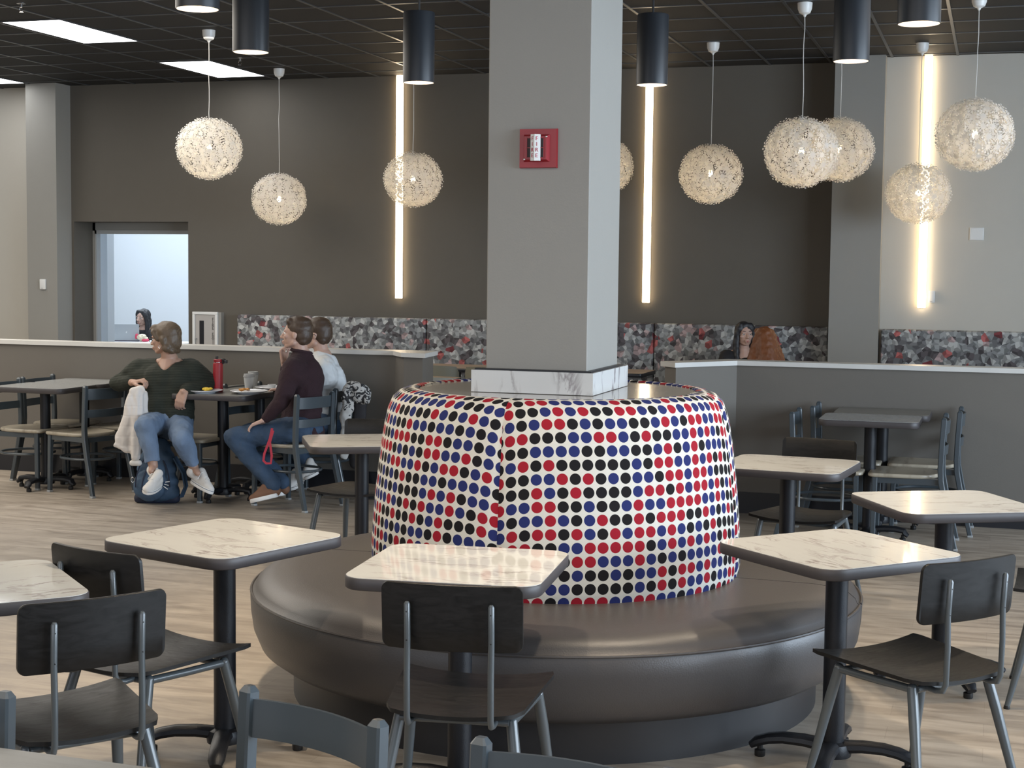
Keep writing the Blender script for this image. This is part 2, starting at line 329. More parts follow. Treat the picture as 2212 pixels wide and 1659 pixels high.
class MB:
    def __init__(s): s.bm = bmesh.new()
    def box(s, x0, x1, y0, y1, z0, z1, bev=0.0, seg=2, mtx=None):
        r = bmesh.ops.create_cube(s.bm, size=1.0)
        vs = r['verts']
        bmesh.ops.scale(s.bm, vec=(x1 - x0, y1 - y0, z1 - z0), verts=vs)
        bmesh.ops.translate(s.bm, vec=((x0 + x1) / 2, (y0 + y1) / 2, (z0 + z1) / 2), verts=vs)
        if bev:
            es = list({e for v in vs for e in v.link_edges})
            g = bmesh.ops.bevel(s.bm, geom=es, offset=bev, segments=seg, affect='EDGES', profile=0.5)
            vs = list({v for f in g['faces'] for v in f.verts} | {v for v in vs if v.is_valid})
        if mtx is not None: bmesh.ops.transform(s.bm, matrix=mtx, verts=vs)
        return s
    def ring_loft(s, rings, cap=True, closed=False):
        n = len(rings[0]); L = [[s.bm.verts.new(p) for p in r] for r in rings]
        k = len(L)
        for i in range(k if closed else k - 1):
            a, b = L[i], L[(i + 1) % k]
            for j in range(n):
                s.bm.faces.new((a[j], a[(j + 1) % n], b[(j + 1) % n], b[j]))
        if cap and not closed:
            s.bm.faces.new(list(reversed(L[0]))); s.bm.faces.new(L[-1])
        return s
    def tube(s, pts, rad, seg=10, shape=None, upv=None, cap=True, closed=False):
        """sweep; rad number, list or function; shape = list of (a,b) cross-section points scaled by rad"""
        pts = [V(p) for p in pts]; n = len(pts)
        rads = rad if isinstance(rad, (list, tuple)) else [rad] * n
        sh = shape or [(math.cos(2 * math.pi * k / seg), math.sin(2 * math.pi * k / seg)) for k in range(seg)]
        up = None; rings = []
        for i in range(n):
            if closed: t = (pts[(i + 1) % n] - pts[i - 1]).normalized()
            elif i == 0: t = (pts[1] - pts[0]).normalized()
            elif i == n - 1: t = (pts[-1] - pts[-2]).normalized()
            else: t = ((pts[i + 1] - pts[i]).normalized() + (pts[i] - pts[i - 1]).normalized()).normalized()
            if upv is not None: a = V(upv) - t * V(upv).dot(t)
            elif up is None:
                a = V((0, 0, 1)) if abs(t.z) < 0.9 else V((0, 1, 0)); a = a - t * a.dot(t)
            else: a = up - t * up.dot(t)
            a.normalize(); up = a; bb = t.cross(a)
            rings.append([pts[i] + (bb * q[0] + a * q[1]) * rads[i] for q in sh])
        return s.ring_loft(rings, cap, closed)
    def bar(s, p0, p1, wx, wy, upv=(0, 0, 1)):
        return s.tube([p0, p1], 1.0, shape=[(-wx / 2, -wy / 2), (wx / 2, -wy / 2), (wx / 2, wy / 2), (-wx / 2, wy / 2)], upv=upv)
    def lathe(s, prof, seg=32, c=(0, 0, 0), cap=True):
        rings = []
        for r, z in prof:
            rings.append([V((c[0] + r * math.cos(2 * math.pi * k / seg), c[1] + r * math.sin(2 * math.pi * k / seg), c[2] + z)) for k in range(seg)])
        return s.ring_loft(rings, cap)
    def prism(s, poly, z0, z1):
        rings = [[V((x, y, z)) for x, y in poly] for z in (z0, z1)]
        return s.ring_loft(rings)
    def ell(s, c, r, mtx=None, u=16, v=10):
        q = bmesh.ops.create_uvsphere(s.bm, u_segments=u, v_segments=v, radius=1.0)
        bmesh.ops.scale(s.bm, vec=r if hasattr(r, '__len__') else (r, r, r), verts=q['verts'])
        if mtx is not None: bmesh.ops.transform(s.bm, matrix=mtx.to_4x4(), verts=q['verts'])
        bmesh.ops.translate(s.bm, vec=c, verts=q['verts'])
        return s
    def build(s, name, m, parent=None, smooth=True, angle=38, off=None):
        bmesh.ops.recalc_face_normals(s.bm, faces=s.bm.faces)
        me = bpy.data.meshes.new(name); s.bm.to_mesh(me); s.bm.free()
        if off is not None: me.transform(Matrix.Translation(-V(off)))
        if smooth:
            me.shade_smooth(); me.set_sharp_from_angle(angle=R(angle))
        me.materials.append(m)
        o = bpy.data.objects.new(name, me); COL.objects.link(o)
        if parent is not None: o.parent = parent
        return o
def struct(o): o['kind'] = 'structure'; return o
def rrect(w, h, r, n=6, cx=0, cy=0):
    pts = []
    for (sx, sy, a0) in ((1, 1, 0), (-1, 1, 90), (-1, -1, 180), (1, -1, 270)):
        for k in range(n + 1):
            a = R(a0 + 90 * k / n); pts.append((cx + sx * (w / 2 - r) + r * math.cos(a), cy + sy * (h / 2 - r) + r * math.sin(a)))
    return pts
def text_obj(name, body, size, m, parent, mtx, extr=0.0006, vertical_gap=None):
    cu = bpy.data.curves.new(name, 'FONT'); cu.body = body; cu.size = size; cu.extrude = extr
    cu.align_x = 'CENTER'; cu.align_y = 'CENTER'
    if vertical_gap: cu.space_line = vertical_gap
    t = bpy.data.objects.new(name, cu); COL.objects.link(t)
    dg = bpy.context.evaluated_depsgraph_get()
    me = bpy.data.meshes.new_from_object(t.evaluated_get(dg)); bpy.data.objects.remove(t)
    me.materials.clear(); me.materials.append(m); me.transform(mtx)
    o = bpy.data.objects.new(name, me); COL.objects.link(o); o.parent = parent
    return o

# ================================================================== THE SETTING
CZ = 3.66
struct(MB().box(-17, 6.0, -4.2, 23, -0.1, 0).build('floor', M_floor, smooth=False))
ce = struct(MB().box(-17, 6.0, -4.2, 15.2, CZ, CZ + 0.1).build('ceiling', M_ceil, smooth=False))
tb = MB()
x = -0.42
while x < 6.0: x += 0.575
while x > -13:
    tb.box(x - 0.012, x + 0.012, -4, 14.9, CZ - 0.006, CZ + 0.01); x -= 0.575
y = 10.8 - 0.6 * 24
while y < 14.8:
    tb.box(-13, 6, y - 0.012, y + 0.012, CZ - 0.0055, CZ + 0.01); y += 0.6
g = tb.build('ceiling_grid', M_tee, ce, smooth=False)

# back wall: dark part with a recessed opening, light part right, light part left
BY = 14.8
wb = MB()
wb.box(-9.86, -9.83, BY, BY + 0.42, 0, CZ)
wb.box(-9.83, -8.40, BY, BY + 0.42, 2.165, CZ)
wb.box(-8.40, -1.25, BY, BY + 0.42, 0, CZ)
struct(wb.build('wall_back', M_wall_dark, smooth=False))
struct(MB().box(-1.04, 6.0, 14.53, 15.2, 0, CZ).build('wall_back_right', M_wall_light, smooth=False))
struct(MB().box(-13.0, -10.24, 14.85, 15.2, 0, CZ).build('wall_back_left', M_wall_light, smooth=False))
struct(MB().box(-1.49, -1.04, 14.36, 15.2, 0, CZ).build('wall_pilaster_right', M_pil, smooth=False))
struct(MB().box(-10.24, -9.86, 14.52, 15.2, 0, CZ).build('wall_pilaster_left', M_pil, smooth=False))
# side walls and the wall behind the camera, each with openings for daylight
wr = MB()
wr.box(5.8, 6.0, -4.2, 15.2, 0, 0.7); wr.box(5.8, 6.0, -4.2, 15.2, 3.3, CZ)
for ya, yb in ((-4.2, 0.6), (4.9, 5.2), (9.8, 15.2)): wr.box(5.8, 6.0, ya, yb, 0.7, 3.3)
struct(wr.build('wall_right', M_wall_light, smooth=False))
for i, (ya, yb) in enumerate(((0.6, 4.9), (5.2, 9.8))):
    f = MB(); f.box(5.84, 5.92, ya, ya + 0.05, 0.7, 3.3); f.box(5.84, 5.92, yb - 0.05, yb, 0.7, 3.3); f.box(5.84, 5.92, ya, yb, 0.7, 0.75)
    f.box(5.84, 5.92, ya, yb, 3.25, 3.3); f.box(5.84, 5.92, (ya + yb) / 2 - 0.03, (ya + yb) / 2 + 0.03, 0.7, 3.3)
    struct(f.build('window_%d' % (i + 1), M_black, smooth=False))
wf = MB(); wf.box(-13, 6, -4.2, -4.0, 0, 0.8); wf.box(-13, 6, -4.2, -4.0, 3.4, CZ); wf.box(-13, -9.2, -4.2, -4.0, 0.8, 3.4); wf.box(2.2, 6, -4.2, -4.0, 0.8, 3.4)
struct(wf.build('wall_front', M_wall_light, smooth=False))
f = MB()
for k in range(5):
    xx = -9.2 + k * 2.85; f.box(xx - 0.03, xx + 0.03, -4.14, -4.06, 0.8, 3.4)
struct(f.build('window_3', M_black, smooth=False))
struct(MB().box(-13.2, -13.0, -4.2, 15.2, 0, CZ).build('wall_left', M_wall_light, smooth=False))

# opening frame and the bright room behind it
fr = MB()
fr.box(-9.83, -9.795, 15.17, 15.24, 0, 2.165); fr.box(-9.83, -8.4, 15.17, 15.24, 2.075, 2.165)
struct(fr.build('door_1', M_pil, smooth=False))
fr = MB(); fr.box(-9.795, -9.775, 15.16, 15.24, 0, 2.08); fr.box(-9.795, -8.42, 15.16, 15.24, 2.04, 2.08)
struct(fr.build('trim_1', M_plgrey, smooth=False))
rm = MB()
rm.box(-16, -8.0, 20.4, 20.5, 0, 3.3); rm.box(-16.1, -16, 15.24, 20.5, 0, 3.3); rm.box(-8.1, -8.0, 15.24, 20.4, 0, 3.3)
rm.box(-16, -9.85, 15.22, 15.3, 0, 3.3); rm.box(-8.4, -8.0, 15.22, 15.3, 0, 3.3); rm.box(-16, -8, 15.22, 20.5, 3.3, 3.4); rm.box(-9.85, -8.4, 15.22, 15.3, 2.2, 3.3)
struct(rm.build('wall_back_room', M_room, smooth=False))
struct(MB().box(-10.9, PY(232, 600, 16.3).x, 16.3, 16.45, 0, 3.3).build('trim_2', M_room, smooth=False))
a = area('back_room_light', (-11.2, 18.2, 3.2), (0, 0, 0), 4.0, 3.0, 215, (0.80, 0.90, 1.0))

# ------------------------------------------------------------------ half walls with white caps
HW = 10.6
def half_wall(name, poly, cap_poly, m=M_wall_mid):
    struct(MB().prism(poly, 0, 1.035).build(name, m, smooth=False))
    return struct(MB().prism(cap_poly, 1.035, 1.067).build(name.replace('wall', 'trim'), M_cap, smooth=False))
half_wall('wall_partition_left', [(-13.0, HW), (-4.28, HW), (-4.20, HW + 0.14), (-13.0, HW + 0.14)],
          [(-13.0, HW - 0.02), (-4.29, HW - 0.02), (-4.20, HW + 0.16), (-13.0, HW + 0.16)])
half_wall('wall_partition_left_end', [(-4.28, HW), (-4.14, 10.42), (-3.985, 10.40), (-4.03, HW + 0.14), (-4.20, HW + 0.14)],
          [(-4.29, HW - 0.02), (-4.15, 10.39), (-3.955, 10.37), (-4.0, HW + 0.16), (-4.20, HW + 0.16)])
half_wall('wall_partition_right', [(-1.72, HW), (5.8, HW), (5.8, HW + 0.14), (-1.80, HW + 0.14)],
          [(-1.715, HW - 0.02), (5.8, HW - 0.02), (5.8, HW + 0.16), (-1.81, HW + 0.16)])
half_wall('wall_partition_right_end', [(-1.72, HW), (-1.80, HW + 0.14), (-2.16, 10.27), (-2.06, 10.15)],
          [(-1.715, HW - 0.02), (-1.81, HW + 0.16), (-2.19, 10.26), (-2.06, 10.12)])
b = MB(); b.prism([(-13, HW - 0.012), (-4.285, HW - 0.012), (-4.28, HW), (-13, HW)], 0, 0.15)
struct(b.build('baseboard_left', M_base, smooth=False))
b = MB(); b.prism([(-1.71, HW - 0.012), (5.8, HW - 0.012), (5.8, HW), (-1.72, HW)], 0, 0.15)
b.prism([(-1.70, HW - 0.012), (-1.72, HW), (-2.06, 10.15), (-2.05, 10.138)], 0, 0.15)
struct(b.build('baseboard_right', M_base, smooth=False))

# ------------------------------------------------------------------ square column
CX0, CX1, CY0, CY1 = -1.905, -1.495, 5.665, 6.15
struct(MB().box(CX0, CX1, CY0, CY1, 0, CZ, 0.004, 1).build('wall_column', M_column, smooth=False))
lb = thing('column_skirt', 'white marble skirt block around the foot of the grey column', 'skirt', ((CX0 + CX1) / 2, (CY0 + CY1) / 2, 1.2))
q = MB(); e = 0.045; X0, X1, Y0, Y1 = CX0 - e, CX1 + e - 0.01, CY0 - e, CY1 + e
o = V(lb.location)
for (a0, a1, b0, b1) in ((X0, X1, Y0, CY0 - 0.002), (X0, X1, CY1 + 0.002, Y1), (X0, CX0 - 0.002, CY0 - 0.002, CY1 + 0.002), (CX1 + 0.002, X1, CY0 - 0.002, CY1 + 0.002)):
    q.box(a0, a1, b0, b1, 1.203, 1.288)
q.build('marble_panel', M_marble2, lb, smooth=False, off=o)
q = MB()
for (a0, a1, b0, b1) in ((X0 + .01, X1 - .01, Y0 + .012, CY0 - 0.003), (CX1 + 0.003, X1 - .012, CY0, CY1)):
    q.box(a0, a1, b0, b1, 1.286, 1.294)
q.build('sealant_line', M_black, lb, smooth=False, off=o)

# ------------------------------------------------------------------ fire alarm on the column
fa = thing('fire_alarm', 'red square fire alarm strobe with white FIRE lens on the column', 'fire alarm', (-1.698, CY0, 2.143))
q = MB()
def frus(q, w0, w1, y0, y1, cx=0, cz=0):
    r = []
    for w, y in ((w0, y0), (w1, y1)):
        r.append([V((cx - w / 2, y, cz - w / 2)), V((cx + w / 2, y, cz - w / 2)), V((cx + w / 2, y, cz + w / 2)), V((cx - w / 2, y, cz + w / 2))])
    q.ring_loft(r)
frus(q, 0.150, 0.146, -0.001, -0.018); q.build('back_plate', M_red, fa, smooth=False)
q = MB(); frus(q, 0.104, 0.088, -0.018, -0.040, -0.004); q.build('housing', M_red, fa, smooth=False)
q = MB(); q.box(-0.036, 0.030, -0.0415, -0.039, -0.036, 0.036); q.build('grille', M_dark, fa, smooth=False)
q = MB()
for zz in (-0.038, 0.0, 0.038): q.box(-0.037, 0.031, -0.0435, -0.041, zz - 0.0015, zz + 0.0015)
for xx in (-0.037, 0.031): q.box(xx - 0.0015, xx + 0.0015, -0.0435, -0.041, -0.038, 0.038)
q.build('grille_bar', M_red, fa, smooth=False)
q = MB(); q.prism([(-0.020, -0.042), (0.018, -0.042), (0.016, -0.056), (0.0, -0.064), (-0.018, -0.056)], -0.050, 0.050)
lens = q.build('strobe_lens', M_plwhite, fa, smooth=False)
for sx in (-1, 1):
    p0 = V((-0.018 if sx < 0 else 0.016, -0.056, 0)); p1 = V((0.0, -0.064, 0)); mid = (p0 + p1) / 2
    t = (p1 - p0).normalized() * (1 if sx < 0 else -1); nrm = V((t.y, -t.x, 0)).normalized()
    if nrm.y > 0: nrm = -nrm
    mt = Matrix((t, V((0, 0, 1)), nrm)).transposed().to_4x4(); mt.translation = mid + nrm * 0.0008
    text_obj('fire_lettering', 'F\nI\nR\nE', 0.021, M_redtext, lens, mt @ Matrix.Translation((0, 0.001, 0)), vertical_gap=1.02)
q = MB()
for xx, zz in ((0.040, 0.042), (-0.047, -0.043)): q.ell((xx, -0.041, zz), (0.004, 0.002, 0.004), u=8, v=6)
q.build('screw', M_chrome, fa)
# ------------------------------------------------------------------ small wall devices
def device(name, label, cat, loc, w, h, d, m, extra=None):
    t = thing(name, label, cat, loc)
    MB().box(-w / 2, w / 2, -d, -0.0005, -h / 2, h / 2, min(d, w) * 0.25).build('cover', m, t)
    if extra: extra(t)
    return t
p = PY(94.5, 614, 14.52)
device('wall_sensor', 'small white wireless sensor on the left grey pilaster', 'sensor', p, 0.072, 0.115, 0.03, M_plwhite,
       lambda t: MB().box(-0.015, 0.010, -0.0312, -0.030, -0.045, -0.041).build('marking', M_plgrey, t, smooth=False))
p = PY(2110, 505.5, 14.53)
device('cover_plate', 'blank square white cover plate high on the pale wall', 'cover plate', p, 0.125, 0.115, 0.012, M_plwhite,
       lambda t: MB().box(-0.052, 0.052, -0.0135, -0.012, -0.047, 0.047, 0.0005, 1).build('raised_panel', M_plwhite, t))
p = PY(2013, 641, 14.53)
device('thermostat', 'small white wall device just right of the light bar foot', 'thermostat', p, 0.055, 0.112, 0.025, M_plwhite,
       lambda t: MB().box(-0.016, 0.006, -0.0262, -0.025, -0.045, -0.041).build('marking', M_plgrey, t, smooth=False))
# fire extinguisher cabinet
p0, p1 = PY(417, 673, 14.72), PY(471, 673, 14.72)
fc = thing('fire_extinguisher_cabinet', 'white cabinet lettered FIRE EXTI on the dark wall left of the banquette', 'fire extinguisher cabinet', (p0.x, 14.8, 0.50))
cw, ch = p1.x - p0.x, p0.z - 0.50
q = MB(); q.box(0.01, cw + 0.03, -0.07, 0, 0, ch - 0.005); q.build('cabinet_box', M_pil, fc, smooth=False)
q = MB()
for a in ((0, cw, ch - 0.03, ch), (0, cw, 0, 0.03), (0, 0.03, 0.03, ch - 0.03), (cw - 0.03, cw, 0.03, ch - 0.03)): q.box(a[0], a[1], -0.10, -0.07, a[2], a[3], 0.003, 1)
q.build('frame', M_plwhite, fc, smooth=False)
dr = MB().box(0.033, cw - 0.033, -0.092, -0.075, 0.033, ch - 0.033, 0.002, 1).build('door', mat('cabinet_door_paint', (0.40, 0.38, 0.36), 0.5), fc, smooth=False)
MB().box(0.085, 0.138, -0.094, -0.0915, 0.10, ch - 0.095).build('glass_slot', M_base, dr, smooth=False)
MB().tube([(0.052, -0.092, ch - 0.29), (0.052, -0.115, ch - 0.29), (0.052, -0.115, ch - 0.35), (0.052, -0.092, ch - 0.35)], 0.005, 6).build('handle', M_plgrey, dr)
mt = Matrix(((1, 0, 0, cw - 0.055), (0, 0, -1, -0.0935), (0, 1, 0, ch - 0.225), (0, 0, 0, 1)))
text_obj('fire_extinguisher_lettering', 'F\nI\nR\nE\n \nE\nX\nT\nI\nN', 0.046, M_blackp, dr, mt, vertical_gap=0.70)

# ------------------------------------------------------------------ ceiling light panels, sprinklers
pan = thing('ceiling_light', 'x', 'ceiling light')
MB().box(-0.27, 0.27, -0.59, 0.59, -0.008, -0.001).build('diffuser', M_panel, pan, smooth=False)
q = MB()
for a in ((-0.285, -0.27, -0.60, 0.60), (0.27, 0.285, -0.60, 0.60), (-0.285, 0.285, -0.605, -0.59), (-0.285, 0.285, 0.59, 0.605)): q.box(a[0], a[1], a[2], a[3], -0.010, -0.001)
q.build('frame', M_tee, pan, smooth=False)
for (xx, yy, lab) in ((-7.56, 11.39, 'large bright panel light in the black ceiling, nearest the camera'),
                      (-7.57, 13.86, 'bright ceiling panel light behind the left globe pendants'),
                      (-10.45, 13.83, 'bright ceiling panel light cut by the left picture edge')):
    place(pan, USED, (xx, yy, CZ), 0, lab, 'bright panels in the black ceiling')
sp = thing('sprinkler_head', 'x', 'sprinkler')
MB().lathe([(0.035, 0), (0.035, -0.004), (0.014, -0.008), (0.014, -0.03), (0.008, -0.035)], 14).build('body', M_chrome, sp)
q = MB(); q.tube([(0.012, 0, -0.03), (0.018, 0, -0.05), (0.004, 0, -0.065)], 0.0025, 6); q.tube([(-0.012, 0, -0.03), (-0.018, 0, -0.05), (-0.004, 0, -0.065)], 0.0025, 6)
q.lathe([(0.004, -0.06), (0.016, -0.068), (0.016, -0.070), (0.002, -0.070)], 12); q.build('deflector', M_chrome, sp)
place(sp, USED, (-7.15, 10.1, CZ), 0, 'chrome sprinkler head at the top left corner of the ceiling', 'ceiling sprinklers')
place(sp, USED, (-6.93, 13.2, CZ), 0, 'chrome sprinkler head beside the second ceiling panel light', 'ceiling sprinklers')

# ------------------------------------------------------------------ vertical light bars on the walls
lbar = thing('wall_light_bar', 'x', 'wall light')
MB().box(-0.036, 0.036, -0.05, -0.016, 0, 2.285, 0.006, 2).build('diffuser', M_bar, lbar)
MB().box(-0.030, 0.030, -0.016, 0, 0.002, 2.284).build('housing', M_plwhite, lbar, smooth=False)
for (px, Y, lab) in ((864, 14.8, 'left of three tall glowing wall light bars, on the dark wall'),
                     (1397, 14.8, 'tall glowing light bar on the dark wall right of the column'),
                     (1991, 14.53, 'tall glowing light bar on the pale right wall')):
    p = PY(px, 650, Y); place(lbar, USED, (p.x, Y - 0.001, 1.374), 0, lab, 'tall light bars on the back wall')

# ------------------------------------------------------------------ banquettes along the back wall
def banquette(x0, x1, Y, label, seams=()):
    t = thing('banquette', label, 'banquette', ((x0 + x1) / 2, Y, 0), group='banquettes along the back wall')
    L = x1 - x0; o = t.location
    q = MB(); q.box(x0, x1, Y - 0.55, Y - 0.12, 0.02, 0.36); q.build('base', M_plinth, t, smooth=False, off=o)
    cuts = [x0] + list(seams) + [x1]
    for a, b_ in zip(cuts[:-1], cuts[1:]):
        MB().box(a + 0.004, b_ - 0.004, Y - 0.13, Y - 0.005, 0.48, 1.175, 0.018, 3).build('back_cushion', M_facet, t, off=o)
        MB().box(a + 0.004, b_ - 0.004, Y - 0.6, Y - 0.12, 0.36, 0.48, 0.03, 3).build('seat_cushion', M_leather, t, off=o)
banquette(-7.74, -1.52, 14.78, 'long faceted grey and red banquette against the dark wall', (-5.58, -3.2))
banquette(-1.02, 1.2, 14.51, 'short faceted banquette below the pale right wall', ())

# ================================================================== ROUND SEAT
BC = V((-1.68, 5.90, 0))
rs = thing('round_banquette', 'round taupe bench around a dotted red, blue and black barrel backrest', 'round bench', BC)
MB().lathe([(1.05, 0.0), (1.05, 0.16), (1.0, 0.165)], 96).build('plinth', M_plinth, rs)
def arc_sector(q, prof, a0, a1, n, edge=0.0):
    rings = []
    for k in range(n + 1):
        a = a0 + (a1 - a0) * k / n
        rings.append([V((r * math.cos(a), r * math.sin(a), z)) for r, z in prof])
    q.ring_loft(rings)
seatprof = [(0.62, 0.16), (1.06, 0.155), (1.13, 0.168), (1.18, 0.205), (1.207, 0.27), (1.217, 0.34), (1.220, 0.408), (1.214, 0.415), (1.204, 0.419), (1.196, 0.438), (1.165, 0.463), (1.12, 0.477), (1.03, 0.484), (0.8, 0.486), (0.62, 0.486)]
for k in range(4):
    g = 0.004
    q = MB(); arc_sector(q, seatprof, R(90 * k) + g, R(90 * k + 90) - g, 40); o = q.build('seat_cushion', M_leather, rs, angle=50)
    w_ = MB(); pts = [V((1.2165 * math.cos(a), 1.2165 * math.sin(a), 0.4155)) for a in [R(90 * k + 0.6 + 88.8 * j / 40) for j in range(41)]]
    w_.tube(pts, 0.005, 6); w_.build('piping', M_leather, o)
# barrel backrest: four fabric panels, each with its own UVs in metres
prof = [(0.735, 0.478), (0.742, 0.52), (0.742, 0.60), (0.736, 0.70), (0.727, 0.80), (0.716, 0.90), (0.703, 1.0), (0.690, 1.08), (0.678, 1.13), (0.660, 1.170), (0.635, 1.192), (0.605, 1.204), (0.575, 1.208), (0.556, 1.205), (0.552, 1.195)]
# refine
pr = []
for i in range(len(prof) - 1):
    for s_ in range(4): t_ = s_ / 4; pr.append((prof[i][0] * (1 - t_) + prof[i + 1][0] * t_, prof[i][1] * (1 - t_) + prof[i + 1][1] * t_))
pr.append(prof[-1])
for k in range(4):
    me_n = 'backrest_panel'
    bm = bmesh.new(); uvl = bm.loops.layers.uv.new('UVMap'); N = 56
    a0, a1 = R(90 * k - 1.0), R(90 * k + 89.0)
    acc = [0.0]
    for i in range(1, len(pr)): acc.append(acc[-1] + math.hypot(pr[i][0] - pr[i - 1][0], pr[i][1] - pr[i - 1][1]))
    grid = []
    for j in range(N + 1):
        t_ = j / N; a = a0 + (a1 - a0) * t_
        pinch = 0.012 * math.exp(-min(t_, 1 - t_) * 90)
        grid.append([bm.verts.new(((r - pinch) * math.cos(a), (r - pinch) * math.sin(a), z)) for r, z in pr])
    for j in range(N):
        for i in range(len(pr) - 1):
            f = bm.faces.new((grid[j][i], grid[j + 1][i], grid[j + 1][i + 1], grid[j][i + 1])); f.smooth = True
            for lp, (jj, ii) in zip(f.loops, ((j, i), (j + 1, i), (j + 1, i + 1), (j, i + 1))):
                t_ = jj / N - 0.5
                rr = max(pr[ii][0], 0.60)
                lp[uvl].uv = (t_ * R(90) * (rr * 0.75 + 0.742 * 0.25) + 30 * 0.0472 * (k + 1) + 0.0236, acc[ii] + 0.012 * (k % 2) + 0.03 * (abs(t_) * 2) ** 6)
    me = bpy.data.meshes.new(me_n); bm.to_mesh(me); bm.free(); me.materials.append(M_dots)
    o = bpy.data.objects.new(me_n, me); COL.objects.link(o); o.parent = rs
MB().lathe([(0.50, 0.486), (0.545, 0.486), (0.545, 1.195), (0.5, 1.195)], 64).build('backrest_core', M_plinth, rs)
MB().lathe([(0.30, 1.178), (0.556, 1.178), (0.556, 1.199), (0.553, 1.201), (0.30, 1.201)], 96).build('marble_top', M_marble_grey, rs, angle=15)

# ================================================================== TABLES
def base_parts(t, armlen=0.26, cx=0.0, cy=0.0, hgt=0.715, rot=0.0):
    MB().lathe([(0.038, 0.06), (0.038, hgt)], 24, (cx, cy, 0)).build('column', M_black, t)
    bs = MB(); bs.lathe([(0.062, 0.035), (0.066, 0.06), (0.058, 0.078), (0.038, 0.085)], 20, (cx, cy, 0))
    for k in range(4):
        a = rot + k * math.pi / 2; c, s_ = math.cos(a), math.sin(a)
        pts = [V((cx + c * d, cy + s_ * d, z)) for d, z in ((0.03, 0.066), (0.10, 0.074), (0.17, 0.074), (0.22, 0.066), (armlen, 0.052), (armlen + 0.022, 0.036))]
        bs.tube(pts, [1.05, 1.0, 0.95, 0.92, 0.9, 0.62], shape=[(-0.024, -0.016), (0.024, -0.016), (0.032, -0.004), (0.028, 0.010), (0.014, 0.019), (-0.014, 0.019), (-0.028, 0.010), (-0.032, -0.004)], upv=(0, 0, 1))
    b_ = bs.build('base', M_black, t)
    for k in range(4):
        a = rot + k * math.pi / 2; c, s_ = math.cos(a), math.sin(a)
        MB().lathe([(0.017, 0.0), (0.019, 0.004), (0.019, 0.022), (0.010, 0.026), (0.010, 0.042)], 12, (cx + c * (armlen - 0.01), cy + s_ * (armlen - 0.01), 0)).build('glide', M_blackp, b_)
def make_table(top_m, w, d, label, rad=0.075, cols=((0, 0),), edge_m=M_edge, arm_rot=0.0):
    t = thing('square_table' if abs(w - d) < 0.15 else 'rectangular_table', label, 'table')
    MB().prism(rrect(w - 0.006, d - 0.006, rad - 0.003, 8), 0.742, 0.7505).build('tabletop', top_m, t, angle=60)
    ed = []
    for off, z in ((0.004, 0.712), (0.0, 0.7155), (0.0, 0.7465), (0.002, 0.7490)):
        ed.append([V((x, y, z)) for x, y in rrect(w - 2 * off, d - 2 * off, rad - off, 8)])
    MB().ring_loft(ed).build('edge_band', edge_m, t, angle=50)
    for cx, cy in cols: base_parts(t, 0.26 if d > 0.55 else 0.225, cx, cy, rot=arm_rot)
    return t
tw = make_table(M_marble, 0.61, 0.61, 'x')
G = 'white marble cafe tables around the round bench'
for (xx, yy, rot, lab) in (
    (-2.51, 4.66, -18, 'white marble square table left of the round bench'),
    (-1.59, 4.50, 6, 'white marble square table in front of the dotted barrel'),
    (-0.49, 5.22, -43, 'white marble square table in front of the round bench, right side'),
    (-0.18, 6.46, 28, 'white marble table at the right picture edge reflecting a light bar'),
    (-0.95, 7.47, -6, 'white marble table against the right side of the dotted barrel'),
    (-3.26, 7.60, 30, 'white marble table behind the bench, left of the dotted barrel'),
    (-2.835, 3.69, 47, 'white marble table cut by the left picture edge')):
    o = place(tw, USED, (xx, yy, 0), R(rot), lab, G)
    for ch in o.children:
        if ch.name.startswith('base'): ch.rotation_euler = (0, 0, R(40 if rot in (-18, -43) else 0))
tg = make_table(M_greytop, 0.61, 0.50, 'x', rad=0.06); tg.scale = (1, 1, 1.034)
for (xx, yy, lab, gr) in (
    (-6.80, 9.84, 'pale grey table at the far left, nearer one of its pair', 'pale grey tables by the left half wall'),
    (-6.79, 10.34, 'pale grey table at the far left, touching the half wall', 'pale grey tables by the left half wall'),
    (-0.74, 9.82, 'pale grey table, front one of the pair by the right half wall', 'grey tables by the right half wall')):
    place(tg, USED, (xx, yy, 0), 0, lab, gr)
te = make_table(M_greywood, 0.61, 0.50, 'x', rad=0.06); te.scale = (1, 1, 1.034)
for (xx, yy, lab, gr) in (
    (-5.31, 9.84, 'dark grey table holding the plates and the red bottle', 'dark grey tables of the seated group'),
    (-5.27, 10.34, 'dark grey table with paper cups against the half wall', 'dark grey tables of the seated group'),
    (-0.70, 10.32, 'dark grey table, rear one of the pair by the right half wall', 'grey tables by the right half wall')):
    place(te, USED, (xx, yy, 0), 0, lab, gr)
t8 = make_table(M_greywood, 1.2, 0.72, 'grey wood-look table corner at the bottom left picture edge', rad=0.05, cols=((-0.38, 0), (0.38, 0)))
t8.location = (-1.72, 2.085, 0); t8.rotation_euler = (0, 0, R(-1))
tt = make_table(M_tan, 0.7, 0.61, 'x', rad=0.04, edge_m=M_base)
for (xx, yy, lab) in ((-4.95, 13.85, 'tan table with black edge near the faceted banquette, left of column'),
                      (-4.75, 12.15, 'tan table behind the half wall, seen just above the barrel rim'),
                      (-3.42, 13.9, 'tan table with black edge peeking out right of the column')):
    place(tt, USED, (xx, yy, 0), 0, lab, 'tan tables in the rear dining area')

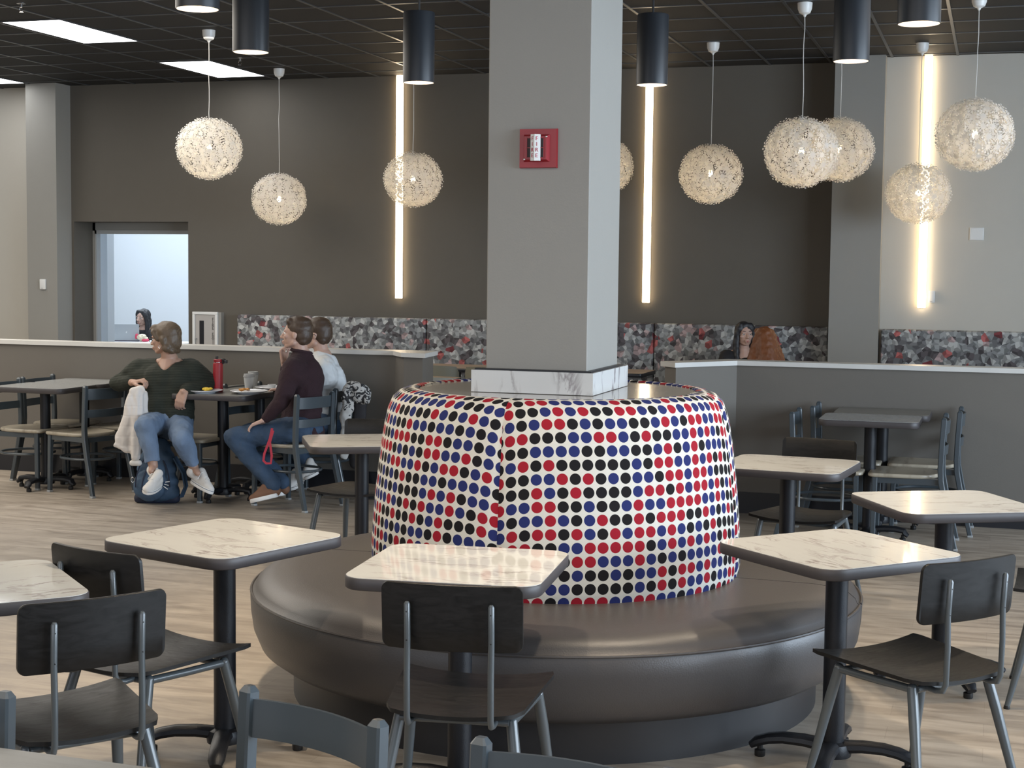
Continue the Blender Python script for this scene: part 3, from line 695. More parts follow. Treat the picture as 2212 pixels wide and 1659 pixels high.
# ================================================================== LADDER-BACK METAL CHAIRS  (sitter faces +Y)
def make_ladder():
    t = thing('ladder_back_chair', 'x', 'chair')
    H = 0.81
    # wooden seat, D shape
    poly = []
    for k in range(13):
        a = R(180 + 180 * k / 12); poly.append((0.185 * math.cos(a), -0.07 + 0.125 * math.sin(a)))
    poly += [(0.198, 0.06), (0.200, 0.185)]
    for k in range(5): a = R(0 + 90 * k / 4); poly.append((0.16 + 0.04 * math.cos(a), 0.200 + 0.035 * math.sin(a)))
    poly += [(-x, y) for x, y in reversed(poly[13:])]
    sc_ = lambda f: [(x * f, y * f) for x, y in poly]
    rings = [[V((x, y, z)) for x, y in sc_(f)] for f, z in ((0.97, 0.428), (1.0, 0.434), (1.0, 0.446), (0.975, 0.453), (0.80, 0.451), (0.4, 0.446))]
    MB().ring_loft(rings).build('seat', M_seat, t, angle=50)
    sq = [(-0.5, -0.36), (-0.36, -0.5), (0.36, -0.5), (0.5, -0.36), (0.5, 0.36), (0.36, 0.5), (-0.36, 0.5), (-0.5, 0.36)]
    for s_ in (-1, 1):
        q = MB(); q.tube([(s_ * 0.172, 0.192, 0.43), (s_ * 0.178, 0.198, 0.012)], [0.033, 0.030], shape=sq, upv=(0, 1, 0))
        lg = q.build('leg', M_grey, t, angle=20)
        MB().box(s_ * 0.178 - 0.017, s_ * 0.178 + 0.017, 0.181, 0.215, 0, 0.014, 0.002, 1).build('foot_cap', M_plgrey, lg)
        q = MB()
        path = [(s_ * 0.200, -0.295, 0.012), (s_ * 0.196, -0.262, 0.15), (s_ * 0.192, -0.226, 0.30), (s_ * 0.188, -0.202, 0.42), (s_ * 0.187, -0.198, 0.50), (s_ * 0.186, -0.202, 0.64), (s_ * 0.185, -0.211, H - 0.012), (s_ * 0.185, -0.212, H)]
        q.tube(path, [0.030, 0.032, 0.034, 0.035, 0.035, 0.034, 0.034, 0.018], shape=sq, upv=(0, 1, 0))
        lg = q.build('back_post', M_grey, t, angle=20)
        MB().box(s_ * 0.200 - 0.017, s_ * 0.200 + 0.017, -0.313, -0.280, 0, 0.014, 0.002, 1).build('foot_cap', M_plgrey, lg)
    for z0, z1, yb in ((0.705, 0.785, -0.204), (0.575, 0.632, -0.198)):
        rings = []
        for k in range(13):
            u_ = -1 + 2 * k / 12; x_ = u_ * 0.176; y_ = yb - 0.032 * (1 - u_ * u_); tl = (z1 - z0) * -0.06
            rings.append([V((x_, y_ - 0.004, z0)), V((x_, y_ + 0.004, z0)), V((x_, y_ + 0.004 + tl, z1)), V((x_, y_ - 0.004 + tl, z1))])
        MB().ring_loft(rings).build('back_slat', M_grey, t, angle=30)
    q = MB(); fr_ = [(-0.172, 0.192), (0.172, 0.192), (0.176, -0.196), (-0.176, -0.196)]
    for a_, b_ in zip(fr_, fr_[1:] + fr_[:1]): q.bar((a_[0], a_[1], 0.410), (b_[0], b_[1], 0.410), 0.012, 0.036)
    q.build('seat_frame', M_grey, t, angle=30)
    hoop = [V((0.155 * math.cos(a), -0.01 + 0.205 * math.sin(a), 0.262)) for a in [2 * math.pi * k / 28 for k in range(28)]]
    hoop = [V((math.copysign(min(abs(h.x) * 1.18, 0.172), h.x), h.y, h.z)) for h in hoop]
    MB().tube(hoop, 0.010, 8, closed=True, cap=False).build('foot_ring', M_grey, t)
    return t
lad = make_ladder()
def ang(fx, fy): return math.atan2(fy, fx) - math.pi / 2
GL = {'l': 'ladder-back chairs by the left half wall', 'r': 'ladder-back chairs by the right half wall', 'f': 'ladder-back chairs at the picture bottom', 'g': 'ladder-back chairs of the seated group'}
for (xx, yy, fx, fy, lab, gr) in (
    (-1.36, 2.545, -.362, -.932, 'grey metal ladder-back chair at the bottom edge, showing two posts', 'f'),
    (-0.74, 2.40, -.16, -.987, 'grey ladder-back chair rail at the bottom edge, right of the centre chair', 'f'),
    (-2.085, 2.39, 0.0, -1.0, 'grey ladder-back chair post at the bottom left corner', 'f'),
    (-6.42, 9.80, -.96, .28, 'ladder-back chair beside the white jacket, back to it, facing left', 'l'),
    (-6.99, 9.90, 1, 0.0, 'ladder-back chair cut by the left picture edge, nearer than its neighbour', 'l'),
    (-7.00, 10.33, 1, -.05, 'ladder-back chair behind the far left table, full back seen above it', 'l'),
    (-6.38, 10.31, -1, 0, 'ladder-back chair mostly hidden, between pale tables and the half wall', 'l'),
    (-5.55, 9.81, .96, -.10, 'ladder-back chair under the person in the green sweater', 'g'),
    (-5.22, 10.30, .96, -.28, 'empty ladder-back chair behind the red bottle', 'g'),
    (-4.72, 9.76, -.96, .28, 'ladder-back chair under the person in the maroon sweater', 'g'),
    (-4.77, 10.33, -1, 0, 'ladder-back chair holding the leaf print garment', 'g'),
    (-0.50, 9.80, -1, 0, 'front ladder-back chair at right of the right pair of tables', 'r'),
    (-0.42, 10.34, -1, 0, 'rear ladder-back chair at right of the right pair of tables', 'r'),
    (-1.00, 9.82, 1, 0, 'front ladder-back chair at left of the right pair of tables', 'r'),
    (-0.93, 10.33, 1, 0, 'rear ladder-back chair at left of the right pair of tables', 'r')):
    place(lad, USED, (xx, yy, 0), ang(fx, fy), lab, GL[gr])

# ================================================================== BLACK PLYWOOD CHAIRS  (sitter faces +Y)
def curved_panel(q, w0, w1, n, fpt, th):
    pass
def make_ply():
    t = thing('plywood_chair', 'x', 'chair')
    # seat: grid, sides rise, rear corners rounded, thickness 11 mm
    NU, NV = 16, 14
    def seat_pt(u_, v_):           # u -1..1 across, v 0 rear .. 1 front
        hw = 0.190 + 0.042 * v_
        if v_ < 0.10: hw -= 0.05 * (1 - v_ / 0.10) ** 2
        if v_ > 0.95: hw -= 0.010 * ((v_ - 0.95) / 0.05) ** 2
        y_ = -0.222 + 0.45 * v_
        z_ = 0.452 + 0.020 * (abs(u_) ** 2.2) * (0.35 + 0.65 * v_) - 0.010 * math.exp(-((v_ - 0.35) / 0.3) ** 2) * (1 - u_ * u_)
        return V((u_ * hw, y_, z_))
    bm = bmesh.new(); top = []; bot = []
    for j in range(NV + 1):
        v_ = j / NV; v_ = v_ if j not in (1,) else 0.04
        top.append([bm.verts.new(seat_pt(-1 + 2 * i / NU, v_)) for i in range(NU + 1)])
        bot.append([bm.verts.new(seat_pt(-1 + 2 * i / NU, v_) * 1.0 - V((0, 0, 0.012))) for i in range(NU + 1)])
    for j in range(NV):
        for i in range(NU):
            bm.faces.new((top[j][i], top[j][i + 1], top[j + 1][i + 1], top[j + 1][i])); bm.faces.new((bot[j][i], bot[j + 1][i], bot[j + 1][i + 1], bot[j][i + 1]))
    for j in range(NV):
        bm.faces.new((top[j][0], top[j + 1][0], bot[j + 1][0], bot[j][0])); bm.faces.new((top[j][NU], bot[j][NU], bot[j + 1][NU], top[j + 1][NU]))
    for i in range(NU):
        bm.faces.new((top[0][i], bot[0][i], bot[0][i + 1], top[0][i + 1])); bm.faces.new((top[NV][i], top[NV][i + 1], bot[NV][i + 1], bot[NV][i]))
    q = MB(); q.bm.free(); q.bm = bm; q.build('seat', M_ply, t, angle=45)
    # backrest: rounded rectangle bent around z, leaning back
    pl = rrect(0.395, 0.188, 0.022, 5)
    def bend(x_, z_, off):
        y_ = -0.196 - 0.026 * (1 - (x_ / 0.2) ** 2) - 0.10 * (z_ - 0.63) * 0.9
        return V((x_, y_ + off, z_))
    nx = 28; q = MB()
    # strips across the width
    rings = []
    xs_ = [-0.1975 + 0.022 * (1 - math.cos(R(90 * i / 7))) for i in range(8)]; xs_ = xs_ + [-0.1755 + 0.351 * i / 14 for i in range(1, 14)] + [-x for x in reversed(xs_)]
    for x_ in xs_:
        ex = max(0.0, abs(x_) - (0.1975 - 0.022)); cut = 0.022 - math.sqrt(max(0.0, 0.022 ** 2 - ex ** 2))
        zl, zh = 0.632 + cut, 0.820 - cut
        r_ = []
        for z_ in (zl, zl + 0.002, (zl * 2 + zh) / 3, (zl + zh * 2) / 3, zh - 0.002, zh): r_.append(bend(x_, z_, 0.0055 if 0 < (z_ - zl) < (zh - zl) else 0.003))
        for z_ in (zh, zh - 0.002, (zl + zh * 2) / 3, (zl * 2 + zh) / 3, zl + 0.002, zl): r_.append(bend(x_, z_, -0.0055 if 0 < (z_ - zl) < (zh - zl) else -0.003))
        rings.append(r_)
    q.ring_loft(rings); q.build('backrest', M_ply, t, angle=50)
    for s_ in (-1, 1):
        q = MB(); xs = s_ * 0.117
        path = [(xs, -0.12, 0.428), (xs, -0.205, 0.425), (xs, -0.232, 0.430), (xs, -0.243, 0.452), (xs, -0.246, 0.56), (xs, -0.243, 0.66), (xs, -0.2495, 0.765), (xs, -0.250, 0.772)]
        q.tube(path, [0.009, 0.009, 0.009, 0.009, 0.009, 0.009, 0.009, 0.005], 10); up_ = q.build('back_upright', M_grey2, t)
        q = MB()
        for z_ in (0.665, 0.745): q.ell((xs, -0.2495 - (z_ - 0.66) * 0.06, z_), (0.0035, 0.003, 0.0035), u=8, v=6)
        q.build('screw', M_blackp, up_)
        # side frame: rail under the seat
        q = MB(); ov = [(math.cos(2 * math.pi * k / 12) * 1.0, math.sin(2 * math.pi * k / 12) * 1.0) for k in range(12)]
        q.tube([(s_ * 0.160, -0.150, 0.422), (s_ * 0.176, 0.0, 0.421), (s_ * 0.190, 0.135, 0.422)], 0.0125, shape=ov); q.build('side_rail', M_grey2, t)
        for yk, yf, xf in ((0.138, 0.235, 0.238), (-0.150, -0.262, 0.222)):
            q = MB(); x0_ = s_ * (0.190 if yk > 0 else 0.160)
            q.tube([(x0_, yk, 0.424), (s_ * (abs(x0_) * 0.75 + xf * 0.25), yk * 0.75 + yf * 0.25, 0.325), (s_ * (abs(x0_) * 0.35 + xf * 0.65), yk * 0.35 + yf * 0.65, 0.15), (s_ * xf, yf, 0.01)], [0.0165, 0.0175, 0.0145, 0.0105], 12)
            q.ell((x0_, yk, 0.4235), 0.0168, u=12, v=8)
            lg = q.build('leg', M_grey2, t)
            MB().lathe([(0.012, 0.0), (0.013, 0.003), (0.011, 0.014)], 12, (s_ * xf, yf, 0)).build('foot_cap', M_blackp, lg)
    MB().tube([(-0.155, -0.165, 0.424), (0.155, -0.165, 0.424)], 0.010, 10).build('cross_rail', M_grey2, t)
    MB().tube([(-0.18, 0.12, 0.424), (0.18, 0.12, 0.424)], 0.010, 10).build('cross_rail', M_grey2, t)
    return t
ply = make_ply()
for (xx, yy, fx, fy, lab) in (
    (-1.43, 4.10, -.14, .99, 'black plywood chair at the bottom centre, back to the camera'),
    (-2.385, 3.535, -.80, .60, 'black plywood chair in the left foreground, frontmost of two'),
    (-2.53, 4.20, .28, .96, 'black plywood chair in the left foreground, behind its twin'),
    (-0.215, 4.93, -.745, .667, 'black plywood chair in the right foreground, turned left'),
    (0.33, 6.36, -1, 0.05, 'plywood chair at the right picture edge, only a leg and seat corner showing'),
    (-0.90, 7.80, -.19, -.98, 'black plywood chair facing the camera behind the small right table'),
    (-3.35, 7.80, -.02, -1.0, 'plywood chair behind the bench, left of the dotted barrel')):
    place(ply, USED, (xx, yy, 0), ang(fx, fy), lab, 'black plywood chairs with grey tube legs')

# ------------------------------------------------------------------ shell chairs in the rear dining area
def make_shell(m):
    t = thing('shell_chair', 'x', 'chair')
    MB().prism(rrect(0.44, 0.42, 0.08, 6), 0.44, 0.46).build('seat', m, t)
    rings = []
    for k in range(15):
        a = R(-62 + 124 * k / 14); x_ = 0.235 * math.sin(a); y_ = -0.02 - 0.20 * math.cos(a)
        hz = 0.78 + 0.03 * math.cos(a) - (0.05 if k in (0, 14) else 0)
        nx_, ny_ = math.sin(a) * 0.008, -math.cos(a) * 0.008
        rings.append([V((x_ + nx_, y_ + ny_, 0.60)), V((x_ - nx_, y_ - ny_, 0.60)), V((x_ - nx_, y_ - ny_ - 0.02, hz)), V((x_ + nx_, y_ + ny_ - 0.02, hz))])
    MB().ring_loft(rings).build('backrest', m, t)
    for s_ in (-1, 1):
        MB().tube([(s_ * 0.18, -0.17, 0.44), (s_ * 0.17, -0.20, 0.62)], 0.010, 8).build('back_upright', M_grey2, t)
        for yk in (-1, 1): MB().tube([(s_ * 0.17, yk * 0.16, 0.445), (s_ * 0.21, yk * 0.20, 0.0)], [0.014, 0.010], 8).build('leg', M_grey2, t)
    return t
sh1 = make_shell(M_khaki); sh2 = make_shell(M_khaki2)
pa, pb, pc = PY(945, 790, 13.1), PY(958, 805, 11.75), PY(1052, 785, 13.2)
place(sh1, USED, (pa.x, 13.2, 0), 0.05, 'khaki shell chair under the faceted banquette, left of the column', 'shell chairs in the rear dining area')
place(sh2, USED, (pb.x, 11.75, 0), 0.05, 'pale shell chair seen just above the barrel rim', 'shell chairs in the rear dining area')
place(sh1, USED, (pc.x + 0.05, 13.2, 0), 0.0, 'khaki shell chair half hidden by the left edge of the column', 'shell chairs in the rear dining area')

# ================================================================== BLACK CYLINDER PENDANTS
cy = thing('cylinder_pendant', 'x', 'pendant light')
MB().lathe([(0.030, 0.355), (0.078, 0.352), (0.080, 0.348), (0.080, 0.0), (0.0765, 0.0), (0.0765, 0.06)], 40, cap=False).build('shade', M_cyl, cy)
MB().lathe([(0.0762, 0.001), (0.074, 0.07), (0.045, 0.16)], 32, cap=False).build('reflector', M_cylin, cy)
MB().lathe([(0.044, 0.150), (0.044, 0.158)], 20).build('lamp', M_beam, cy)
MB().lathe([(0.006, 0.352), (0.006, 1.03)], 8).build('rod', M_blackp, cy)
MB().lathe([(0.055, 1.015), (0.055, 1.0395)], 20).build('canopy', M_blackp, cy)
sl = bpy.data.lights.new('pendant_spot', 'SPOT'); sl.energy = 128; sl.spot_size = R(105); sl.spot_blend = 0.9; sl.color = (1.0, 0.83, 0.62); sl.shadow_soft_size = 0.045
so = bpy.data.objects.new('pendant_spot', sl); COL.objects.link(so); so.location = (0, 0, 0.12); so.parent = cy
for (xx, yy, lab) in (
    (-2.84, 5.08, 'black cylinder pendant cut by the top edge, far left of the ring'),
    (-3.17, 6.14, 'black cylinder pendant near the first ceiling panel light'),
    (-2.84, 7.33, 'black cylinder pendant left of the column'),
    (-1.71, 7.68, 'black cylinder pendant right of the column, over a light bar'),
    (-0.66, 7.02, 'black cylinder pendant in front of the right pilaster'),
    (-0.32, 6.04, 'black cylinder pendant at the top right, cut by the edge'),
    (-1.70, 4.35, 'black cylinder pendant of the ring, above the picture, nearest the camera'),
    (-0.62, 4.85, 'black cylinder pendant of the ring, above the picture on the right')):
    place(cy, USED, (xx, yy, 2.62), 0, lab, 'ring of black cylinder pendants')

# ================================================================== FLOWER GLOBE PENDANTS
gl = thing('flower_globe_pendant', 'x', 'pendant light')
RG = 0.262
def flower(bm, c, nrm, size, lift, npet, rnd):
    n = nrm.normalized(); a = V((0, 0, 1)) if abs(n.z) < 0.9 else V((1, 0, 0)); t1 = n.cross(a).normalized(); t2 = n.cross(t1)
    ph = rnd.random() * 6.28
    # hub
    hub = [bm.verts.new(c + (t1 * math.cos(ph + 2 * math.pi * k / 8) + t2 * math.sin(ph + 2 * math.pi * k / 8)) * size * 0.36) for k in range(8)]
    bm.faces.new(hub)
    for k in range(npet):
        a_ = ph + 2 * math.pi * k / npet; d = t1 * math.cos(a_) + t2 * math.sin(a_); s_ = t1 * -math.sin(a_) + t2 * math.cos(a_)
        r0, r1, r2 = size * 0.33, size * 0.66, size * (0.84 if k % 2 else 1.0)
        l1, l2 = lift * 0.25, lift * (0.8 if k % 2 else 1.3)
        w0, w1 = size * 0.065, size * 0.05
        p = [c + d * r0 - s_ * w0, c + d * r0 + s_ * w0, c + d * r1 + n * l1 + s_ * w1, c + d * r1 + n * l1 - s_ * w1]
        bm.faces.new([bm.verts.new(v) for v in p])
        cc = c + d * r2 * 0.92 + n * l2; rr = size * 0.155
        ring_ = [bm.verts.new(cc + (d * math.cos(2 * math.pi * j / 6) + s_ * math.sin(2 * math.pi * j / 6)) * rr + n * (0.25 * rr * math.cos(2 * math.pi * j / 6))) for j in range(6)]
        bm.faces.new(ring_)
rnd = random.Random(3); bm = bmesh.new()
rows = 10
for i in range(rows):
    th = math.pi * (i + 0.75) / (rows + 0.5)
    nn = max(4, int(round(2 * math.pi * math.sin(th) / 0.32)))
    for k in range(nn):
        ph = 2 * math.pi * (k + 0.5 * (i % 2)) / nn + rnd.uniform(-.05, .05)
        n = V((math.sin(th) * math.cos(ph), math.sin(th) * math.sin(ph), math.cos(th)))
        rr = RG * (1 + rnd.uniform(-0.015, 0.02))
        c = V((n.x * rr, n.y * rr, n.z * rr * 0.93))
        nn2 = (n + V((rnd.uniform(-.12, .12), rnd.uniform(-.12, .12), rnd.uniform(-.12, .12)))).normalized()
        flower(bm, c, nn2, 0.050 + rnd.uniform(-0.003, 0.003), 0.004 + rnd.uniform(0, 0.009), 12, rnd)
        if rnd.random() < 0.55: flower(bm, c - n * 0.014, nn2, 0.050, 0.004, 10, rnd)
me = bpy.data.meshes.new('flower_shade'); bm.to_mesh(me); bm.free()
# translucent plastic
nd, lk, b_ = nodes_of(M_shade)
tr = newnode(M_shade, 'ShaderNodeBsdfTranslucent'); tr.inputs[0].default_value = (0.85, 0.83, 0.78, 1)
ms = newnode(M_shade, 'ShaderNodeMixShader'); ms.inputs[0].default_value = 0.45
lk.new(b_.outputs[0], ms.inputs[1]); lk.new(tr.outputs[0], ms.inputs[2]); lk.new(ms.outputs[0], nd['Material Output'].inputs[0])
me.materials.append(M_shade); o = bpy.data.objects.new('flower_shade', me); COL.objects.link(o); o.parent = gl
q = MB()
for k in range(6):
    a = math.pi * k / 6
    q.tube([V((RG * 0.985 * math.sin(b) * math.cos(a), RG * 0.985 * math.sin(b) * math.sin(a), RG * 0.915 * math.cos(b))) for b in [2 * math.pi * j / 32 for j in range(32)]], 0.0012, 4, closed=True, cap=False)
q.build('wire_frame', M_cord, gl)
MB().lathe([(0.004, 0.09), (0.02, 0.085), (0.021, 0.035), (0.017, 0.03)], 14).build('lamp_socket', M_plwhite, gl)
MB().ell((0, 0, 0.0), (0.021, 0.021, 0.028), u=14, v=10).build('bulb', M_spark, gl)
pl_ = bpy.data.lights.new('globe_glow', 'POINT'); pl_.energy = 1.6; pl_.color = (1.0, 0.74, 0.42); pl_.shadow_soft_size = 0.028
po = bpy.data.objects.new('globe_glow', pl_); COL.objects.link(po); po.location = (0, 0, -0.035); po.parent = gl
def place_globe(c, lab):
    L = CZ - c.z
    o = place(gl, USED, c, random.Random(lab).uniform(0, 6), lab, 'white flower globe pendants')
    for ch in o.children:
        if ch.name.startswith(('cord', 'canopy')): bpy.data.objects.remove(ch)
    rn = random.Random(lab); pts = []
    for k in range(9):
        z_ = 0.09 + (L - 0.07 - 0.09) * k / 8; s_ = 0 if k in (0, 8) else 0.004
        pts.append((rn.uniform(-s_, s_), rn.uniform(-s_, s_), z_))
    MB().tube(pts, 0.0032, 6).build('cord', M_cord, o)
    MB().lathe([(0.004, L - 0.105), (0.010, L - 0.098), (0.014, L - 0.088), (0.040, L - 0.075), (0.052, L - 0.045), (0.055, L - 0.001)], 20).build('canopy', M_plwhite, o)
for (px, py_, D, lab) in (
    (452, 321, 12.9, 'white flower globe pendant, upper of the two on the left'),
    (603, 430, 15.35, 'white flower globe pendant, lowest one on the left'),
    (892, 388, 14.4, 'white flower globe pendant in front of the left light bar'),
    (1303, 358, 13.9, 'white flower globe pendant hidden behind the column except a sliver'),
    (1535, 376, 13.3, 'white flower globe pendant alone right of the middle light bar'),
    (1731, 329, 11.3, 'large white flower globe pendant overlapping another one'),
    (1814, 323, 12.36, 'white flower globe pendant partly hidden behind a larger one'),
    (1983, 418, 13.2, 'white flower globe pendant in front of the right light bar'),
    (2106, 291, 10.93, 'white flower globe pendant at the far right')):
    place_globe(P(px, py_, D), lab)

# ================================================================== PEOPLE AND SOFT THINGS
class Blob:
    """overlapping tapered capsules and ellipsoids fused into one skin"""
    def __init__(s): s.mb = MB()
    def cap(s, p0, p1, r0, r1=None, flat=None, seg=14):
        p0, p1 = V(p0), V(p1); r1 = r0 if r1 is None else r1
        d = p1 - p0; L = d.length
        if L < 1e-5: return s.ell(p0, r0)
        t = d / L; a = V((0, 0, 1)) if abs(t.z) < 0.9 else V((0, 1, 0))
        if flat is not None: a = V(flat[0])
        a = (a - t * a.dot(t)).normalized(); b = t.cross(a); fa = flat[1] if flat is not None else 1.0
        rings = []
        for k in range(1, 5):
            f = math.cos(R(90 - 90 * k / 4.0)); g = math.sin(R(90 - 90 * k / 4.0)); rings.append((p0 - t * r0 * g, r0 * math.sin(math.acos(g))))
        for k in range(0, 4):
            g = math.sin(R(90 * k / 4.0)); rings.append((p1 + t * r1 * g, r1 * math.cos(R(90 * k / 4.0))))
        tip0, tip1 = p0 - t * r0, p1 + t * r1
        bm = s.mb.bm; L_ = []
        for c, r in rings: L_.append([bm.verts.new(c + (b * math.cos(2 * math.pi * j / seg) + a * math.sin(2 * math.pi * j / seg) * fa) * max(r, 1e-4)) for j in range(seg)])
        v0, v1 = bm.verts.new(tip0), bm.verts.new(tip1)
        for i in range(len(L_) - 1):
            for j in range(seg): bm.faces.new((L_[i][j], L_[i][(j + 1) % seg], L_[i + 1][(j + 1) % seg], L_[i + 1][j]))
        for j in range(seg):
            bm.faces.new((v0, L_[0][(j + 1) % seg], L_[0][j])); bm.faces.new((v1, L_[-1][j], L_[-1][(j + 1) % seg]))
        return s
    def chain(s, pts, rads, flat=None):
        for i in range(len(pts) - 1): s.cap(pts[i], pts[i + 1], rads[i], rads[i + 1], flat)
        return s
    def ell(s, c, r, mtx=None):
        s.mb.ell(V(c), r if hasattr(r, '__len__') else (r, r, r), mtx, 18, 12); return s
    def bake(s, name, m, parent, voxel=0.008, smooth=4, cut=None, wob=0.0, wscale=12.0, wz=1.0):
        bmesh.ops.recalc_face_normals(s.mb.bm, faces=s.mb.bm.faces)
        me = bpy.data.meshes.new('tmp'); s.mb.bm.to_mesh(me); s.mb.bm.free()
        o = bpy.data.objects.new('tmp', me); COL.objects.link(o)
        md = o.modifiers.new('r', 'REMESH'); md.mode = 'VOXEL'; md.voxel_size = voxel
        ms_ = o.modifiers.new('s', 'SMOOTH'); ms_.factor = 0.5; ms_.iterations = smooth
        dg = bpy.context.evaluated_depsgraph_get()
        m2 = bpy.data.meshes.new_from_object(o.evaluated_get(dg)); bpy.data.objects.remove(o)
        bm = bmesh.new(); bm.from_mesh(m2)
        if wob:
            bm.normal_update()
            for v in bm.verts:
                p_ = V((v.co.x, v.co.y, v.co.z * wz)) * wscale
                v.co += v.normal * (noise.noise(p_) * wob + abs(noise.noise(p_ * 2.1)) * -wob * 0.5)
        if cut:
            bmesh.ops.delete(bm, geom=[v for v in bm.verts if cut(v.co)], context='VERTS')
            bv = [v for v in bm.verts if v.is_boundary]; nb = {v: [e.other_vert(v) for e in v.link_edges if e.is_boundary] for v in bv}
            for _ in range(12):
                new = {v: (v.co + sum((o.co for o in nb[v]), V())) / (1 + len(nb[v])) for v in bv if nb[v]}
                for v, c_ in new.items(): v.co = c_
        off = V(parent.matrix_basis.translation) if parent is not None else V()
        if parent is not None and parent.parent is not None: off += V(parent.parent.matrix_basis.translation)
        for v in bm.verts: v.co -= off
        m2.clear_geometry(); bm.to_mesh(m2); bm.free(); m2.name = name
        m2.shade_smooth(); m2.materials.clear(); m2.materials.append(m)
        ob = bpy.data.objects.new(name, m2); COL.objects.link(ob)
        if parent is not None: ob.parent = parent
        return ob
def frame(f, u):
    f = V(f).normalized(); u = V(u); u = (u - f * u.dot(f)).normalized(); r = f.cross(u)   # r = right of the face as seen from behind
    return Matrix((r, f, u)).transposed()
def add_head(B, c, M, s=1.0, ear=True):
    """c centre of the skull, M columns right, forward, up"""
    q = lambda x, y, z: V(c) + M @ V((x * s, y * s, z * s))
    B.ell(q(0, -0.012, 0.022), (0.074 * s, 0.094 * s, 0.086 * s), M)
    B.ell(q(0, 0.020, -0.028), (0.060 * s, 0.066 * s, 0.078 * s), M)
    B.ell(q(0, 0.060, -0.088), (0.024 * s, 0.020 * s, 0.020 * s), M)
    B.cap(q(-0.048, 0.0, -0.062), q(-0.014, 0.058, -0.092), 0.020 * s, 0.014 * s); B.cap(q(0.048, 0.0, -0.062), q(0.014, 0.058, -0.092), 0.020 * s, 0.014 * s)
    B.cap(q(0, 0.083, 0.006), q(0, 0.106, -0.034), 0.008 * s, 0.012 * s); B.ell(q(-0.012, 0.094, -0.037), 0.008 * s); B.ell(q(0.012, 0.094, -0.037), 0.008 * s)
    B.cap(q(-0.040, 0.070, 0.016), q(0.040, 0.070, 0.016), 0.012 * s)
    for sx in (-1, 1):
        B.ell(q(sx * 0.042, 0.058, -0.022), (0.020 * s, 0.018 * s, 0.018 * s), M)
        if ear:
            B.ell(q(sx * 0.074, -0.008, -0.012), (0.009 * s, 0.014 * s, 0.025 * s), M)
    B.cap(q(-0.018, 0.087, -0.062), q(0.018, 0.087, -0.062), 0.009 * s); B.cap(q(-0.014, 0.083, -0.074), q(0.014, 0.083, -0.074), 0.009 * s)
def face_parts(par, c, M, s=1.0, brow=M_hair2, glasses=False):
    q = lambda x, y, z: V(c) + M @ V((x * s, y * s, z * s))
    off = V(par.matrix_basis.translation)
    for sx in (-1, 1):
        e = MB(); e.ell(q(sx * 0.031, 0.071, -0.002), (0.013 * s, 0.011 * s, 0.0085 * s), M, 12, 8); eo = e.build('eye', M_eyew, par, off=off)
        e = MB(); e.ell(q(sx * 0.031, 0.0795, -0.002), (0.006 * s, 0.004 * s, 0.006 * s), M, 10, 6); e.build('iris', M_eyed, eo, off=off)
        e = MB(); e.tube([q(sx * 0.015, 0.083, 0.0235), q(sx * 0.032, 0.080, 0.027), q(sx * 0.050, 0.068, 0.018)], [0.002 * s, 0.0026 * s, 0.001 * s], 6); e.build('eyebrow', brow, par, off=off)
    e = MB(); e.tube([q(-0.022, 0.088, -0.066), q(-0.008, 0.0955, -0.0635), q(0, 0.0965, -0.065), q(0.008, 0.0955, -0.0635), q(0.022, 0.088, -0.066)], [0.001, 0.0038 * s, 0.0034 * s, 0.0038 * s, 0.001], 8)
    e.tube([q(-0.018, 0.087, -0.071), q(0, 0.094, -0.074), q(0.018, 0.087, -0.071)], [0.001, 0.0044 * s, 0.001], 8); e.build('lips', M_lip, par, off=off)
    if glasses:
        e = MB()
        for sx in (-1, 1):
            e.tube([q(sx * 0.033 + 0.021 * math.cos(a), 0.096, -0.004 + 0.018 * math.sin(a)) for a in [2 * math.pi * k / 16 for k in range(16)]], 0.0022, 6, closed=True, cap=False)
            e.tube([q(sx * 0.054, 0.094, 0.006), q(sx * 0.074, 0.06, 0.006), q(sx * 0.080, -0.01, 0.002), q(sx * 0.078, -0.022, -0.012)], 0.0022, 6)
        e.tube([q(-0.012, 0.096, 0), q(0.012, 0.096, 0)], 0.002, 6)
        e.build('glasses', M_blackp, par, off=off)
def add_hand(B, w, d, n, side=1, curl=40, s=1.0, thumb_in=25):
    """w wrist, d direction of the hand, n back-of-hand normal, side +-1 thumb side"""
    d = V(d).normalized(); n = V(n); n = (n - d * n.dot(d)).normalized(); t = d.cross(n) * side; w = V(w)
    q = lambda a, b, c: w + d * a * s + t * b * s + n * c * s
    for b0, b1 in ((-0.022, -0.030), (-0.008, -0.010), (0.008, 0.012), (0.020, 0.030)): B.cap(q(0.0, b0, 0), q(0.078, b1, 0), 0.015 * s, 0.012 * s)
    for b0, L, k in ((0.031, 0.072, 0.9), (0.011, 0.080, 1.0), (-0.010, 0.074, 1.08), (-0.030, 0.058, 1.15)):
        p = q(0.080, b0, 0.0); a = 0.0; segs = (0.44, 0.31, 0.25); rad = (0.0098, 0.0088, 0.0078, 0.0068)
        for i, f in enumerate(segs):
            a += R(curl * k * (0.8 if i == 0 else 1.0)); nd_ = (d * math.cos(a) - n * math.sin(a)) + t * (b0 * 1.2 if i == 0 else 0)
            p2 = p + nd_.normalized() * L * f * s; B.cap(p, p2, rad[i] * s, rad[i + 1] * s); p = p2
    p = q(0.018, 0.026, -0.006); p2 = q(0.050, 0.050, -0.018); p3 = q(0.078, 0.052, -0.030); p4 = q(0.098, 0.044, -0.040)
    B.cap(p, p2, 0.014 * s, 0.0115 * s); B.cap(p2, p3, 0.0105 * s, 0.0095 * s); B.cap(p3, p4, 0.0095 * s, 0.0075 * s)
